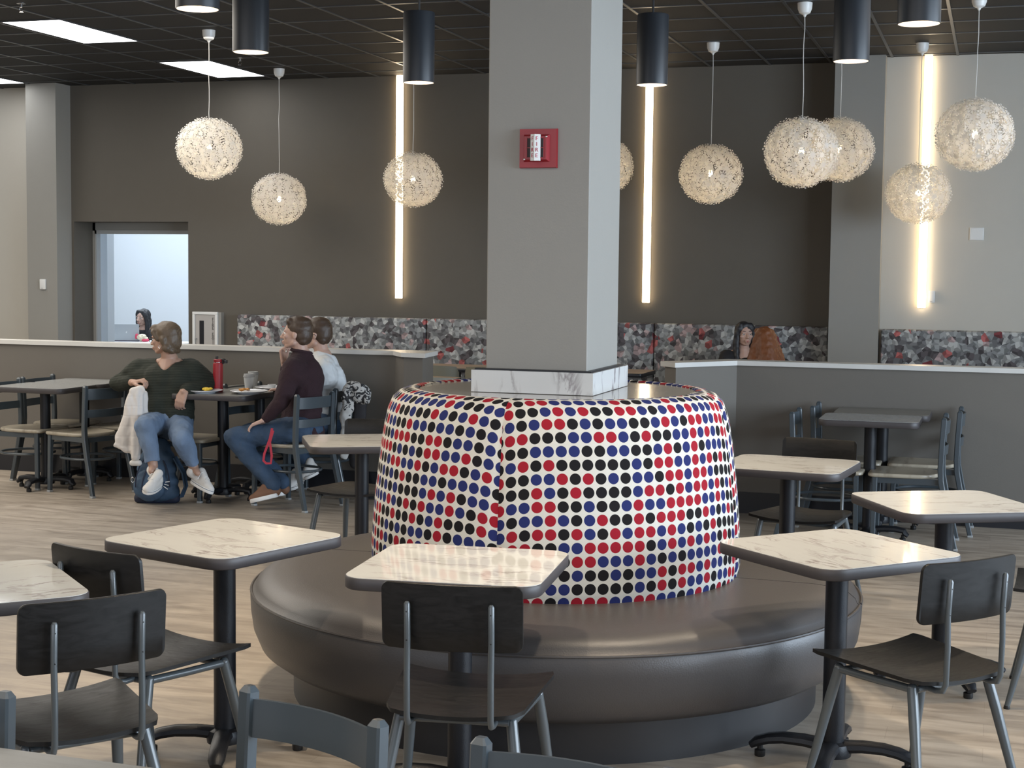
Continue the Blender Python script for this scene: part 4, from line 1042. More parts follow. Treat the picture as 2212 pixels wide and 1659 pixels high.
def add_foot(B, ank, toe, sole_z=None, r=0.04, up=(0, 0, 1)):
    B.cap(ank, toe, r, r * 0.8)
def shoe(par, ank, heel, toe, up, body_m, name='shoe', high=0.09, sole_h=0.028, stripe=None, laces=True):
    """heel and toe are points on the sole; builds a shaped upper on a sole"""
    heel, toe, ank = V(heel), V(toe), V(ank)
    f = (toe - heel).normalized(); L = (toe - heel).length; up = V(up); up = (up - f * up.dot(f)).normalized(); sd = f.cross(up)
    off = V(par.matrix_basis.translation)
    q = lambda a, b, c: heel + f * a * L + sd * b + up * c
    outl = []
    for k in range(28):
        a = 2 * math.pi * k / 28; x_ = 0.5 - 0.5 * math.cos(a); w_ = (0.031 + 0.017 * math.sin(math.pi * min(1, x_ * 0.95))) if x_ < 0.6 else 0.048 * math.sqrt(max(0, 1 - ((x_ - 0.6) / 0.41) ** 2))
        if x_ < 0.12: w_ = 0.033 * math.sqrt(max(0, 1 - ((0.12 - x_) / 0.13) ** 2))
        outl.append((x_, math.copysign(max(w_, 0.004), math.sin(a)) if 0 < k < 28 and k != 14 else 0.0))
    mb = MB(); mb.ring_loft([[q(x_, b_ * k_, c_) for x_, b_ in outl] for k_, c_ in ((0.97, 0.0), (1.04, 0.004), (1.04, sole_h - 0.004), (0.98, sole_h))]); so_ = mb.build('sole', M_sole, None, off=off)
    B = Blob()
    B.chain([q(0.12, 0, sole_h + 0.012), q(0.42, 0, sole_h + 0.016), q(0.72, 0, sole_h + 0.008), q(0.88, 0, sole_h + 0.002)], [0.034, 0.037, 0.038, 0.030], (up, 0.9))
    B.chain([q(0.16, 0, sole_h + 0.03), ank + up * -0.035], [0.034, 0.041])
    B.chain([q(0.22, 0, sole_h + 0.075), q(0.52, 0, sole_h + 0.036), q(0.72, 0, sole_h + 0.016)], [0.032, 0.030, 0.026])
    up_o = B.bake(name, body_m, par, 0.006, 5)
    so_.parent = up_o
    if laces:
        e = MB()
        for k in range(4):
            a_ = 0.34 + 0.085 * k; h_ = sole_h + 0.100 - 0.135 * (a_ - 0.22) * 0.62 - 0.012
            e.tube([q(a_, -0.022, h_ - 0.008), q(a_ + 0.02, 0, h_ + 0.006), q(a_ + 0.03, 0.022, h_ - 0.008)], 0.0028, 6)
        e.tube([q(0.36, 0, sole_h + 0.088), q(0.40, 0.035, sole_h + 0.075), q(0.45, 0.050, sole_h + 0.03), q(0.41, 0.048, sole_h + 0.02), q(0.38, 0.03, sole_h + 0.07)], 0.0025, 6)
        e.build('laces', M_sole, up_o, off=off)
    if stripe:
        e = MB(); e.tube([q(x_, b_ * 1.05, sole_h - 0.006) for x_, b_ in outl], 0.0018, 5, closed=True, cap=False); e.build('sole_stripe', stripe, up_o, off=off)
    return up_o

def person(label, root, J, skin, top, pants, hair_m, head_f, head_u=(0, 0, 1), brow=M_hair2, glasses=False, hands=None, fingers=True, hs=1.0, top_opts=None, thick=1.0, legs=True):
    t = thing('person', label, 'person', root)
    B = Blob(); M = frame(head_f, head_u)
    g = lambda k: V(J[k])
    add_head(B, g('head'), M, hs)
    up = V(head_u).normalized()
    B.cap(g('neck'), g('head') - up * 0.045 - M @ V((0, 0.018, 0)), 0.056 * thick, 0.052 * thick)
    B.chain([g('neck'), g('chest'), g('waist'), g('pelvis')], [0.070, 0.115 * thick, 0.100 * thick, 0.12 * thick])
    for s_ in ('L', 'R'):
        B.cap(g('neck'), g('sh' + s_), 0.045, 0.045)
        B.cap(g('sh' + s_), g('chest'), 0.05, 0.10)
        B.chain([g('sh' + s_), g('el' + s_), g('wr' + s_)], [0.045, 0.036, 0.024])
        B.cap(g('el' + s_).lerp(g('wr' + s_), 0.3), g('wr' + s_), 0.035, 0.023)
        if legs:
            B.cap(g('pelvis'), g('hip' + s_), 0.10, 0.085)
            B.chain([g('hip' + s_), g('kn' + s_)], [0.080, 0.052]); B.chain([g('kn' + s_), g('kn' + s_).lerp(g('an' + s_), 0.3), g('an' + s_)], [0.050, 0.052, 0.033])
            B.cap(g('an' + s_), g('an' + s_).lerp(g('toe' + s_), 0.35), 0.028, 0.022)
    if hands:
        for s_, (d, n, side, curl) in hands.items(): add_hand(B, g('wr' + s_), d, n, side, curl, 1.0)
    B.bake('body', skin, t, 0.0055, 3)
    face_parts(t, g('head'), M, hs, brow, glasses)
    return t, M

# ---------------------------------------------------------------- person in the green sweater
root = P(360, 1000, 11.0); root.z = 0
J = dict(head=P(356, 732, 10.98), neck=P(366, 781, 11.03), chest=P(362, 820, 11.0), waist=P(362, 868, 11.0), pelvis=P(363, 912, 11.0),
         shL=P(303, 800, 11.06), elL=P(257, 827, 11.12), wrL=P(290, 826, 10.93), shR=P(412, 798, 11.03), elR=P(452, 826, 11.12), wrR=P(397, 846, 10.84),
         hipL=P(338, 915, 10.98), hipR=P(386, 915, 10.98), knL=P(314, 921, 10.55), knR=P(394, 950, 10.62), anL=P(331, 1006, 10.56), anR=P(419, 1010, 10.72),
         toeL=P(320, 1040, 10.42), toeR=P(442, 1045, 10.6))
LEFTV, DOWN = -RT, V((0, 0, -1))
hf = (-RT * 0.93 + FW * 0.30).normalized()
pA, M = person('seated person with short brown hair, green V-neck sweater and light jeans', root, J, M_skin, None, None, M_hair1, hf, (0, 0, 1), M_hair1, True,
            hands={'L': (RT * 0.8 + UP * 0.18 - FW * 0.4, UP * 1.0 - FW * 0.25, 1, 48), 'R': (-RT * 0.30 - UP * 0.9 - FW * 0.1, RT * -0.3 - FW * 0.9, 1, 30)})
g = lambda k: V(J[k])
B = Blob()
B.chain([g('neck') - UP * 0.055, g('chest'), g('waist'), g('pelvis') + UP * 0.02], [0.10, 0.148, 0.152, 0.158], (FW, 0.80))
B.cap(g('chest') + RT * 0.07, g('pelvis') + RT * 0.05 + UP * 0.02, 0.13, 0.14); B.cap(g('chest') - RT * 0.07, g('pelvis') - RT * 0.05 + UP * 0.02, 0.12, 0.135)
for s_, e_ in (('L', 0.66), ('R', 0.88)):
    B.cap(g('neck') - UP * 0.052, g('sh' + s_) + UP * 0.0, 0.085, 0.078); B.cap(g('chest'), g('sh' + s_) - UP * 0.05, 0.13, 0.10)
    B.chain([g('sh' + s_), g('el' + s_)], [0.088, 0.070]); B.cap(g('el' + s_), g('el' + s_).lerp(g('wr' + s_), e_), 0.070, 0.046)
    B.cap(g('sh' + s_) - UP * 0.06, g('el' + s_).lerp(g('sh' + s_), 0.35), 0.09, 0.075)
nk = g('neck')
def vcut(co):
    d = co - nk; x_ = d.dot(RT) - 0.006; z_ = d.dot(UP); y_ = d.dot(FW)
    if z_ > 0.0 and abs(x_) < 0.095 : return True
    return y_ < 0.02 and z_ > -0.066 + abs(x_ + 0.012) * 0.95 - 0.0 and abs(x_) < 0.085
sw = B.bake('sweater', M_sweater, pA, 0.009, 5, cut=vcut, wob=0.014, wscale=9, wz=0.8)
B = Blob()   # chest skin shown in the V
B.cap(nk - FW * 0.028 - UP * 0.02, nk - FW * 0.058 - UP * 0.075, 0.052, 0.052); B.cap(nk - RT * 0.05 - FW * 0.01 - UP * 0.008, nk + RT * 0.062 - FW * 0.01 - UP * 0.008, 0.036)
B.cap(nk + UP * 0.02, nk - UP * 0.03, 0.062, 0.075)
B.bake('neckline', M_skin, pA, 0.006, 6)
B = Blob(); B.cap(nk + RT * 0.085 + UP * 0.0 + FW * 0.02, nk + RT * 0.105 - UP * 0.02 + FW * 0.01, 0.022); B.bake('undershirt', M_blacktop, pA, 0.006, 3)
B = Blob()
B.ell(g('pelvis') - UP * 0.0, (0.16, 0.15, 0.11)); B.cap(g('hipL') - UP * 0.01, g('hipR') - UP * 0.01, 0.108)
for s_ in 'LR':
    B.cap(g('hip' + s_), g('kn' + s_), 0.100, 0.077); B.chain([g('kn' + s_), g('kn' + s_).lerp(g('an' + s_), 0.4), g('kn' + s_).lerp(g('an' + s_), 0.88)], [0.076, 0.066, 0.049])
    B.cap(g('kn' + s_).lerp(g('an' + s_), 0.87), g('kn' + s_).lerp(g('an' + s_), 0.90), 0.054, 0.054)
aL, aR = g('anL'), g('anR')
pj = B.bake('jeans', M_jeans, pA, 0.009, 4, cut=lambda c: (c - aL).length < 0.058 or (c - aR).length < 0.058 or c.z < min(aL.z, aR.z) + 0.0, wob=0.012, wscale=14, wz=0.6)
q_ = lambda x, y, z: g('head') + M @ V((x, y, z))
B = Blob()
B.ell(q_(0, -0.022, 0.042), (0.092, 0.108, 0.088), M); B.ell(q_(0, -0.062, -0.012), (0.078, 0.068, 0.082), M); B.cap(q_(-0.045, 0.050, 0.076), q_(0.045, 0.050, 0.076), 0.034)
B.cap(q_(-0.06, -0.05, -0.06), q_(0.06, -0.05, -0.06), 0.036); B.cap(q_(-0.04, -0.075, -0.085), q_(0.04, -0.075, -0.085), 0.026)
for sx in (-1, 1): B.cap(q_(sx * 0.078, 0.045, 0.05), q_(sx * 0.082, 0.012, 0.0), 0.024, 0.016); B.cap(q_(sx * 0.075, -0.03, 0.0), q_(sx * 0.068, -0.045, -0.05), 0.030, 0.022)
B.bake('hair', M_hair1, pA, 0.007, 5, wob=0.006, wscale=22)
MB().tube([q_(-0.082, -0.004, -0.052) + M @ V((0, 0.010 * math.cos(a), 0.012 * math.sin(a))) for a in [2 * math.pi * k / 12 for k in range(12)]], 0.002, 5, closed=True, cap=False).build('earring', M_chrome, pA, off=pA.location)
shoe(pA, aL, P(344, 1047, 10.58), P(313, 1068, 10.40), UP + RT * 0.3 - FW * 0.25, M_canvas, stripe=M_backpack)
shoe(pA, aR, P(415, 1043, 10.78), P(456, 1068, 10.62), UP * 1.0 + RT * 0.35, M_canvas, stripe=M_backpack)

# ---------------------------------------------------------------- person in the maroon sweater
root = P(640, 1000, 10.8); root.z = 0
J = dict(head=P(640, 721, 10.8), neck=P(651, 768, 10.82), chest=P(652, 816, 10.8), waist=P(653, 872, 10.8), pelvis=P(650, 918, 10.8),
         shL=P(633, 797, 10.64), elL=P(607, 868, 10.58), wrL=P(570, 908, 10.62), shR=P(664, 792, 10.98), elR=P(628, 838, 11.08), wrR=P(613, 781, 11.03),
         hipL=P(650, 927, 10.7), hipR=P(650, 924, 10.9), knL=P(506, 945, 10.66), knR=P(520, 940, 10.88), anL=P(592, 1050, 10.64), anR=P(612, 1046, 10.86),
         toeL=P(560, 1068, 10.62), toeR=P(590, 1064, 10.84))
hf = (-RT * 0.99 + FW * 0.12 + UP * 0.10).normalized()
pB, M = person('seated person in a maroon sweater and dark jeans, eating, back to the column', root, J, M_skin2, None, None, M_hair2, hf, V((0, 0, 1)), M_hair2, False,
            hands={'L': (-RT * 0.92 - UP * 0.38, UP * 0.95 - RT * 0.3, 1, 24), 'R': (-RT * 0.15 + UP * 0.97, -RT * 0.9 + FW * 0.2, -1, 62)}, hs=1.0)
g = lambda k: V(J[k])
B = Blob()
B.chain([g('neck') - UP * 0.035, g('chest') + RT * 0.01, g('waist') + RT * 0.01, g('pelvis') + UP * 0.03], [0.092, 0.150, 0.135, 0.145])
B.cap(g('neck') + UP * 0.002, g('neck') - UP * 0.03, 0.066, 0.072)
for s_, e_ in (('L', 0.86), ('R', 0.70)):
    B.cap(g('neck') - UP * 0.045, g('sh' + s_), 0.078, 0.080); B.cap(g('chest'), g('sh' + s_) - UP * 0.05, 0.135, 0.088)
    B.cap(g('sh' + s_), g('el' + s_), 0.080, 0.062); B.cap(g('el' + s_), g('el' + s_).lerp(g('wr' + s_), e_), 0.060, 0.042)
B.cap(g('pelvis') + UP * 0.0, g('pelvis') - UP * 0.03 + RT * 0.03, 0.15, 0.14)
nk = g('neck')
B.bake('sweater', M_maroon, pB, 0.009, 5, cut=lambda c: (c - nk).dot(UP + RT * 0.25) > 0.030 and abs((c - nk).dot(RT)) < 0.12, wob=0.011, wscale=10)
MB().tube([nk + UP * (0.028 - 0.012 * math.cos(a)) + RT * 0.068 * math.cos(a) + FW * 0.064 * math.sin(a) for a in [2 * math.pi * k / 24 for k in range(24)]], 0.013, 8, closed=True, cap=False).build('collar', M_maroon, pB, off=pB.location)
B = Blob()
B.ell(g('pelvis') - UP * 0.02, (0.165, 0.165, 0.11)); B.cap(g('hipL'), g('hipR'), 0.10)
for s_ in 'LR':
    B.cap(g('hip' + s_), g('kn' + s_), 0.100, 0.074); B.chain([g('kn' + s_), g('kn' + s_).lerp(g('an' + s_), 0.4), g('kn' + s_).lerp(g('an' + s_), 0.96)], [0.074, 0.070, 0.062])
aL, aR = g('anL'), g('anR')
B.bake('jeans', M_jeans2, pB, 0.009, 4, wob=0.012, wscale=14)
q_ = lambda x, y, z: g('head') + M @ V((x, y, z))
def short_hair(par, m):
    B = Blob()
    B.ell(q_(0, -0.024, 0.040), (0.082, 0.100, 0.080), M); B.ell(q_(0, -0.050, 0.0), (0.077, 0.072, 0.080), M); B.cap(q_(-0.042, 0.040, 0.084), q_(0.042, 0.040, 0.084), 0.028)
    B.cap(q_(-0.038, -0.060, -0.045), q_(0.038, -0.060, -0.045), 0.032, 0.032); B.ell(q_(0, -0.02, 0.085), (0.07, 0.085, 0.045), M)
    fl = lambda c: (lambda d: d.y > 0.055 and d.z < 0.055)(M.transposed() @ (c - g('head')))
    return B.bake('hair', m, par, 0.006, 6, cut=fl, wob=0.003, wscale=30)
short_hair(pB, M_hair2)
for s_, (hx, hy, tx, ty, D) in (('L', (601, 1073, 541, 1087, 10.62)), ('R', (616, 1069, 566, 1079, 10.86))):
    so_ = shoe(pB, g('an' + s_) - UP * 0.0, P(hx, hy, D), P(tx, ty, D), UP, M_brownshoe if s_ == 'R' else M_brownshoe, laces=False)
# lanyard
lp = []
for (x_, y_) in ((588, 925), (583, 948), (571, 980), (569, 995), (575, 1001), (585, 1001), (587, 985), (583, 955), (590, 930)): lp.append(P(x_, y_, 10.52))
lo = MB().tube(lp, 1.0, shape=[(-0.008, -0.0015), (0.008, -0.0015), (0.008, 0.0015), (-0.008, 0.0015)], upv=(FW + V((0, 0, 0.01)))).build('lanyard', M_lanyard, pB, off=pB.location)

# ---------------------------------------------------------------- person in the white shirt
root = P(690, 990, 11.3); root.z = 0
J = dict(head=P(684, 722, 11.32), neck=P(697, 770, 11.32), chest=P(706, 820, 11.3), waist=P(712, 868, 11.3), pelvis=P(712, 908, 11.3),
         shL=P(702, 797, 11.14), elL=P(660, 845, 11.1), wrL=P(612, 842, 11.2), shR=P(700, 797, 11.46), elR=P(650, 845, 11.5), wrR=P(608, 840, 11.45),
         hipL=P(708, 915, 11.22), hipR=P(708, 915, 11.4), knL=P(598, 928, 11.2), knR=P(600, 925, 11.42), anL=P(668, 1004, 11.22), anR=P(645, 1024, 11.36),
         toeL=P(655, 1016, 11.2), toeR=P(625, 1040, 11.36))
hf = (-RT * 0.97 + FW * 0.2).normalized()
pC, M = person('seated person in a white shirt, half hidden behind the maroon sweater', root, J, M_skin2, None, None, M_hair2, hf, V((0, 0, 1)), M_hair2, True,
            hands={'L': (-RT, UP, 1, 30), 'R': (-RT, UP, -1, 30)})
g = lambda k: V(J[k])
B = Blob()
B.chain([g('neck') - UP * 0.02, g('chest') + RT * 0.005, g('waist') + RT * 0.005, g('pelvis') + UP * 0.02], [0.088, 0.142, 0.130, 0.140])
for s_, e_ in (('L', 0.3), ('R', 0.3)):
    B.cap(g('neck') - UP * 0.035, g('sh' + s_), 0.075, 0.078); B.cap(g('chest'), g('sh' + s_) - UP * 0.05, 0.13, 0.088)
    B.cap(g('sh' + s_), g('el' + s_), 0.076, 0.060)
nk = g('neck')
B.bake('shirt', M_tee_shirt, pC, 0.009, 5, cut=lambda c: (c - nk).dot(UP + RT * 0.3) > 0.036 and abs((c - nk).dot(RT)) < 0.12, wob=0.016, wscale=12)
B = Blob(); B.ell(g('pelvis') - UP * 0.02, (0.16, 0.16, 0.11)); B.cap(g('hipL'), g('hipR'), 0.10)
for s_ in 'LR':
    B.cap(g('hip' + s_), g('kn' + s_), 0.098, 0.072); B.chain([g('kn' + s_), g('an' + s_)], [0.072, 0.054])
B.bake('jeans', M_jeans2, pC, 0.009, 4, wob=0.01, wscale=14)
short_hair(pC, M_hair2)
shoe(pC, g('anL'), P(688, 1022, 11.2), P(656, 1037, 11.15), UP, M_canvas, stripe=M_blackp)
shoe(pC, g('anR'), P(652, 1044, 11.3), P(625, 1060, 11.2), UP, M_canvas, stripe=M_blackp)

# ---------------------------------------------------------------- person at the laptop in the bright room
def seated_simple(label, hd, D, hf, skin, topm, hair_m, longhair, gs=1.0, lean=0.0, hand=None):
    """upright seated person facing hf; hd = skull centre"""
    hf = V(hf).normalized(); side = V((-hf.y, hf.x, 0)).normalized(); fl = V((hf.x, hf.y, 0)).normalized()
    c = V(hd); pel = V((c.x, c.y, 0.56)) - fl * lean; nk_ = V((c.x, c.y, c.z - 0.16)) - fl * 0.02
    J_ = dict(head=c, neck=nk_, chest=nk_.lerp(pel, 0.38), waist=nk_.lerp(pel, 0.75), pelvis=pel)
    for s_, k in (('L', 1), ('R', -1)):
        J_['sh' + s_] = nk_ + side * k * 0.17 - V((0, 0, 0.055)); J_['el' + s_] = J_['sh' + s_] - V((0, 0, 0.24)) + fl * 0.10 + side * k * 0.05; J_['wr' + s_] = J_['el' + s_] + fl * 0.22 - side * k * 0.06 + V((0, 0, 0.02))
        J_['hip' + s_] = pel + side * k * 0.09; J_['kn' + s_] = J_['hip' + s_] + fl * 0.42 - V((0, 0, 0.03)); J_['an' + s_] = V((J_['kn' + s_].x, J_['kn' + s_].y, 0.10)); J_['toe' + s_] = J_['an' + s_] + fl * 0.12 - V((0, 0, 0.06))
    hnd = {'L': (fl, V((0, 0, 1)), -1, 30), 'R': (fl, V((0, 0, 1)), 1, 30)}
    t_, M_ = person(label, (pel.x, pel.y, 0), J_, skin, None, None, hair_m, hf, (0, 0, 1), M_hair4, False, hands=hnd)
    B = Blob(); gg = lambda k: J_[k]
    B.chain([gg('neck') - V((0, 0, 0.04)), gg('chest'), gg('waist'), gg('pelvis')], [0.082, 0.125, 0.118, 0.13])
    for s_ in 'LR':
        B.cap(gg('neck') - V((0, 0, 0.05)), gg('sh' + s_), 0.062, 0.068); B.cap(gg('chest'), gg('sh' + s_) - V((0, 0, 0.04)), 0.115, 0.075); B.chain([gg('sh' + s_), gg('el' + s_), gg('el' + s_).lerp(gg('wr' + s_), 0.9)], [0.068, 0.052, 0.036])
    B.bake('top', topm, t_, 0.010, 4, cut=lambda p: (p - nk_).z > 0.0 and ((p - nk_) * 1.0).length < 0.12, wob=0.01)
    B = Blob(); B.cap(gg('hipL'), gg('hipR'), 0.11)
    for s_ in 'LR': B.chain([gg('hip' + s_), gg('kn' + s_), gg('an' + s_)], [0.10, 0.072, 0.055])
    B.bake('trousers', M_blacktop, t_, 0.012, 4)
    for s_ in 'LR':
        hh = gg('an' + s_) - fl * 0.07; tt_ = gg('an' + s_) + fl * 0.19; shoe(t_, gg('an' + s_), (hh.x, hh.y, 0.001), (tt_.x, tt_.y, 0.001), (0, 0, 1), M_blacktop, laces=False)
    q2 = lambda x, y, z: c + M_ @ V((x, y, z))
    B = Blob()
    B.ell(q2(0, -0.024, 0.036), (0.086, 0.100, 0.086), M_); B.ell(q2(0, -0.045, -0.02), (0.082, 0.070, 0.09), M_); B.cap(q2(-0.045, 0.036, 0.078), q2(0.045, 0.036, 0.078), 0.030)
    if longhair == 'front':
        for sx in (-1, 1): B.chain([q2(sx * 0.060, 0.034, 0.06), q2(sx * 0.078, 0.018, 0.0), q2(sx * 0.082, 0.008, -0.10), q2(sx * 0.086, 0.03, -0.28)], [0.030, 0.030, 0.034, 0.028])
        B.cap(q2(0, -0.06, -0.05), q2(0, -0.07, -0.24), 0.075, 0.06)
    else:
        B.chain([q2(0, -0.050, 0.02), q2(0, -0.080, -0.12), q2(0, -0.115, -0.28), q2(0, -0.12, -0.36)], [0.096, 0.110, 0.118, 0.10])
        for sx in (-1, 1): B.chain([q2(sx * 0.06, -0.04, 0.0), q2(sx * 0.105, -0.06, -0.16), q2(sx * 0.13, -0.09, -0.30)], [0.05, 0.06, 0.06])
    B.bake('hair', hair_m, t_, 0.008, 3, wob=0.006, wscale=30)
    return t_, M_, J_
hd = P(309, 686, 20.6)
pD, MD, JD = seated_simple('person with long black hair at a laptop in the bright far room', hd, 20.6, (-RT * 0.50 - FW * 0.86 - UP * 0.1), M_skin2, M_blacktop, M_hair4, 'front', lean=0.12)
# desk, laptop, bag
dk = thing('desk', 'white desk under the laptop in the bright far room', 'desk', (hd.x + 0.18, hd.y - 0.62, 0))
dz = 0.70
MB().box(-0.9, 0.9, -0.42, 0.30, dz - 0.03, dz, 0.004, 1).build('desktop', M_white, dk, smooth=False)
for sx in (-0.82, 0.82):
    for sy in (-0.35, 0.22): MB().box(sx - 0.02, sx + 0.02, sy - 0.02, sy + 0.02, 0, dz - 0.03).build('leg', M_plgrey, dk, smooth=False)
Dl = (V((hd.x, hd.y - 0.75, dz)) - EYE).dot(FW)
lpos = P(274, 733, Dl); lpos.z = dz + 0.001
lt = thing('laptop', 'open silver laptop, lid towards the camera, in the bright far room', 'laptop', lpos, YAW + R(6))
MB().prism(rrect(0.32, 0.22, 0.012, 4, 0, 0.11), 0, 0.014).build('keyboard_deck', mat('dark_laptop_base', (0.10, 0.08, 0.13), 0.4), lt)
mt = Matrix.Translation((0, 0.0, 0.012)) @ Matrix.Rotation(R(90 + 8), 4, 'X')
q = MB(); q.prism(rrect(0.32, 0.215, 0.012, 4, 0, 0.1075), -0.004, 0.004); q.bm.transform(mt); lid = q.build('screen_lid', M_alu, lt)
q = MB(); q.prism([(0.011 * math.cos(a) - (0.004 if abs(a) < 0.6 else 0), 0.108 + 0.012 * math.sin(a)) for a in [2 * math.pi * k / 16 - math.pi for k in range(16)]], 0.0038, 0.0048)
q.prism([(0.0, 0.122), (0.006, 0.128), (0.004, 0.122)], 0.0038, 0.0048); q.bm.transform(mt); q.build('lid_emblem', M_white, lid, smooth=False)
bp_ = P(308, 729, Dl - 0.05); bp_.z = dz + 0.001
bg_ = thing('snack_bag', 'crumpled white and pink bag on the desk beside the laptop', 'bag', bp_)
B = Blob(); B.ell(bp_ + V((0, 0, 0.045)), (0.075, 0.05, 0.045)); B.cap(bp_ + V((-0.07, 0, 0.055)), bp_ + V((0.0, 0, 0.075)), 0.03); B.bake('pouch', mat('cream_wrapper', (0.7, 0.62, 0.45), 0.5), bg_, 0.008, 2, wob=0.02, wscale=30)
B = Blob(); B.cap(bp_ + V((-0.085, -0.01, 0.05)), bp_ + V((-0.075, -0.02, 0.085)), 0.02); B.cap(bp_ + V((0.03, -0.035, 0.02)), bp_ + V((0.09, -0.02, 0.022)), 0.02)
B.bake('pink_end', mat('pink_wrapper', (0.65, 0.06, 0.12), 0.5), bg_, 0.007, 2)

# ---------------------------------------------------------------- two people on the right
hd = P(1608, 722, 14.22)
pE, ME, JE = seated_simple('dark-haired person facing the camera on the banquette, hoop earrings', hd, 14.2, (RT * 0.18 - FW * 0.97 - UP * 0.02), M_skin2, M_blacktop, M_hair4, 'front')
q2 = lambda x, y, z: hd + ME @ V((x, y, z))
for sx in (-1, 1):
    MB().tube([q2(sx * 0.084, 0.0, -0.065) + V((0.003 * math.sin(a), 0, 0.022 * math.cos(a))) + ME @ V((0, 0.010 * math.sin(a), 0)) for a in [2 * math.pi * k / 14 for k in range(14)]], 0.0022, 5, closed=True, cap=False).build('earring', M_chrome, pE, off=pE.location)
hd2 = P(1650, 735, 13.15)
pF, MF, JF = seated_simple('person with long red hair seen from behind the right half wall', hd2, 13.1, (-RT * 0.15 + FW * 1.0), M_skin2, M_blacktop, M_hair3, 'back')
c_ = place(sh1, USED, (pF.location.x, pF.location.y + 0.02, 0), ang(*( (-RT * 0.15 + FW).xy)), 'khaki shell chair under the person with long red hair', 'shell chairs in the rear dining area')
place(tt, USED, (hd.x + 0.10, (hd.y + hd2.y) / 2 + 0.02, 0), 0, 'tan table between the two people at the right', 'tan tables in the rear dining area')

# ================================================================== WHITE JACKET, SCARF, BACKPACK
jk = thing('jacket', 'white quilted jacket hanging over the chair back beside the backpack', 'jacket', (P(285, 990, 10.75).x, P(285, 990, 10.75).y, 0))
B = Blob()
def J_(x, y, d=0.0): return P(x, y, 10.72 + d)
B.cap(J_(288, 844), J_(306, 842), 0.034, 0.034, (FW, 0.7))
B.chain([J_(299, 850), J_(297, 900), J_(294, 950), J_(293, 986)], [0.040, 0.047, 0.047, 0.040], (FW, 0.7))
B.chain([J_(288, 850), J_(280, 890), J_(270, 935), J_(266, 948)], [0.036, 0.046, 0.058, 0.060], (FW, 0.5))
B.cap(J_(312, 850, 0.05), J_(308, 930, 0.05), 0.026, 0.032)
B.chain([J_(253, 962), J_(266, 968), J_(279, 972)], [0.024, 0.026, 0.026])
def quilt(c): return False
jo = B.bake('shell_fabric', M_jacket, jk, 0.008, 2, wob=0.020, wscale=14, wz=0.35)
B = Blob(); B.cap(J_(286, 1000), J_(300, 1000), 0.022); B.bake('cuff', M_canvas, jk, 0.006, 3)

sc = thing('patterned_garment', 'black and pale leaf print garment draped over the chair back', 'garment', (P(765, 900, 11.0).x, P(765, 900, 11.0).y, 0))
def S_(x, y, d=0.0): return P(x, y, 11.05 + d)
B = Blob()
B.chain([S_(748, 842), S_(762, 836), S_(776, 838), S_(788, 850), S_(790, 866)], [0.035, 0.045, 0.05, 0.045, 0.03])
B.chain([S_(752, 850), S_(750, 885), S_(748, 925), S_(746, 960), S_(746, 985)], [0.045, 0.046, 0.042, 0.036, 0.034], (FW, 0.5))
B.cap(S_(765, 850, 0.02), S_(785, 862, 0.02), 0.045)
B.bake('cloth', M_scarf, sc, 0.009, 4, wob=0.02, wscale=14)
B = Blob(); B.chain([S_(778, 868, 0.05), S_(776, 910, 0.05), S_(770, 960, 0.05), S_(765, 1000, 0.05)], [0.055, 0.05, 0.05, 0.045], (FW, 0.6)); B.bake('dark_lining', M_blacktop, sc, 0.01, 4, wob=0.01)

bo = P(341, 1078, 10.88); bo.z = 0
bpk = thing('backpack', 'navy backpack standing on the floor between the sneakers', 'backpack', bo)
def K(x, y, z): return bo + RT * x + V((FW.x, FW.y, 0)).normalized() * y + V((0, 0, z))
B = Blob()
for (zz, wx, wy_) in ((0.085, 0.17, 0.10), (0.16, 0.168, 0.10), (0.24, 0.155, 0.095), (0.32, 0.135, 0.085), (0.39, 0.10, 0.07)): B.ell(K(0, 0, zz), (wx, wy_ + 0.01, 0.085))
B.bake('main_bag', M_backpack, bpk, 0.009, 5, wob=0.012, wscale=9)
B = Blob(); B.ell(K(-0.04, -0.09, 0.12), (0.125, 0.055, 0.10)); B.ell(K(-0.04, -0.08, 0.19), (0.10, 0.04, 0.06)); B.bake('front_pocket', M_backpack, bpk, 0.008, 4, wob=0.008, wscale=12)
B = Blob(); B.cap(K(-0.12, -0.02, 0.035), K(0.12, -0.02, 0.035), 0.045); B.cap(K(-0.11, 0.03, 0.04), K(0.11, 0.03, 0.04), 0.045); B.bake('bottom_panel', M_packdark, bpk, 0.009, 4, cut=lambda c: c.z < 0.001)
fy = -0.092
for a_, b_, nm in ((0.10, 0.37, 'zip'), (0.06, 0.30, 'zip')):
    MB().tube([K(-a_ * math.cos(t_) * 1.2 - 0.01, fy - 0.022 + 0.05 * (math.sin(t_)) ** 3 - (0.02 if b_ < 0.35 else 0.0), b_ * (0.42 + 0.62 * math.sin(t_)) - 0.03) for t_ in [math.pi * k / 18 for k in range(19)]], 0.005, 6).build(nm, M_packdark, bpk, off=bo)
MB().tube([K(0.13, -0.04, 0.33), K(0.19, -0.03, 0.22), K(0.205, -0.02, 0.12), K(0.17, -0.01, 0.04)], 1.0, shape=[(-0.022, -0.006), (0.022, -0.006), (0.022, 0.006), (-0.022, 0.006)], upv=(1, 0, 0)).build('shoulder_strap', M_backpack, bpk, off=bo)
MB().tube([K(-0.03, -0.02, 0.44), K(0.0, -0.03, 0.47), K(0.04, -0.03, 0.46), K(0.06, -0.02, 0.42)], 0.008, 8).build('top_handle', M_packdark, bpk, off=bo)
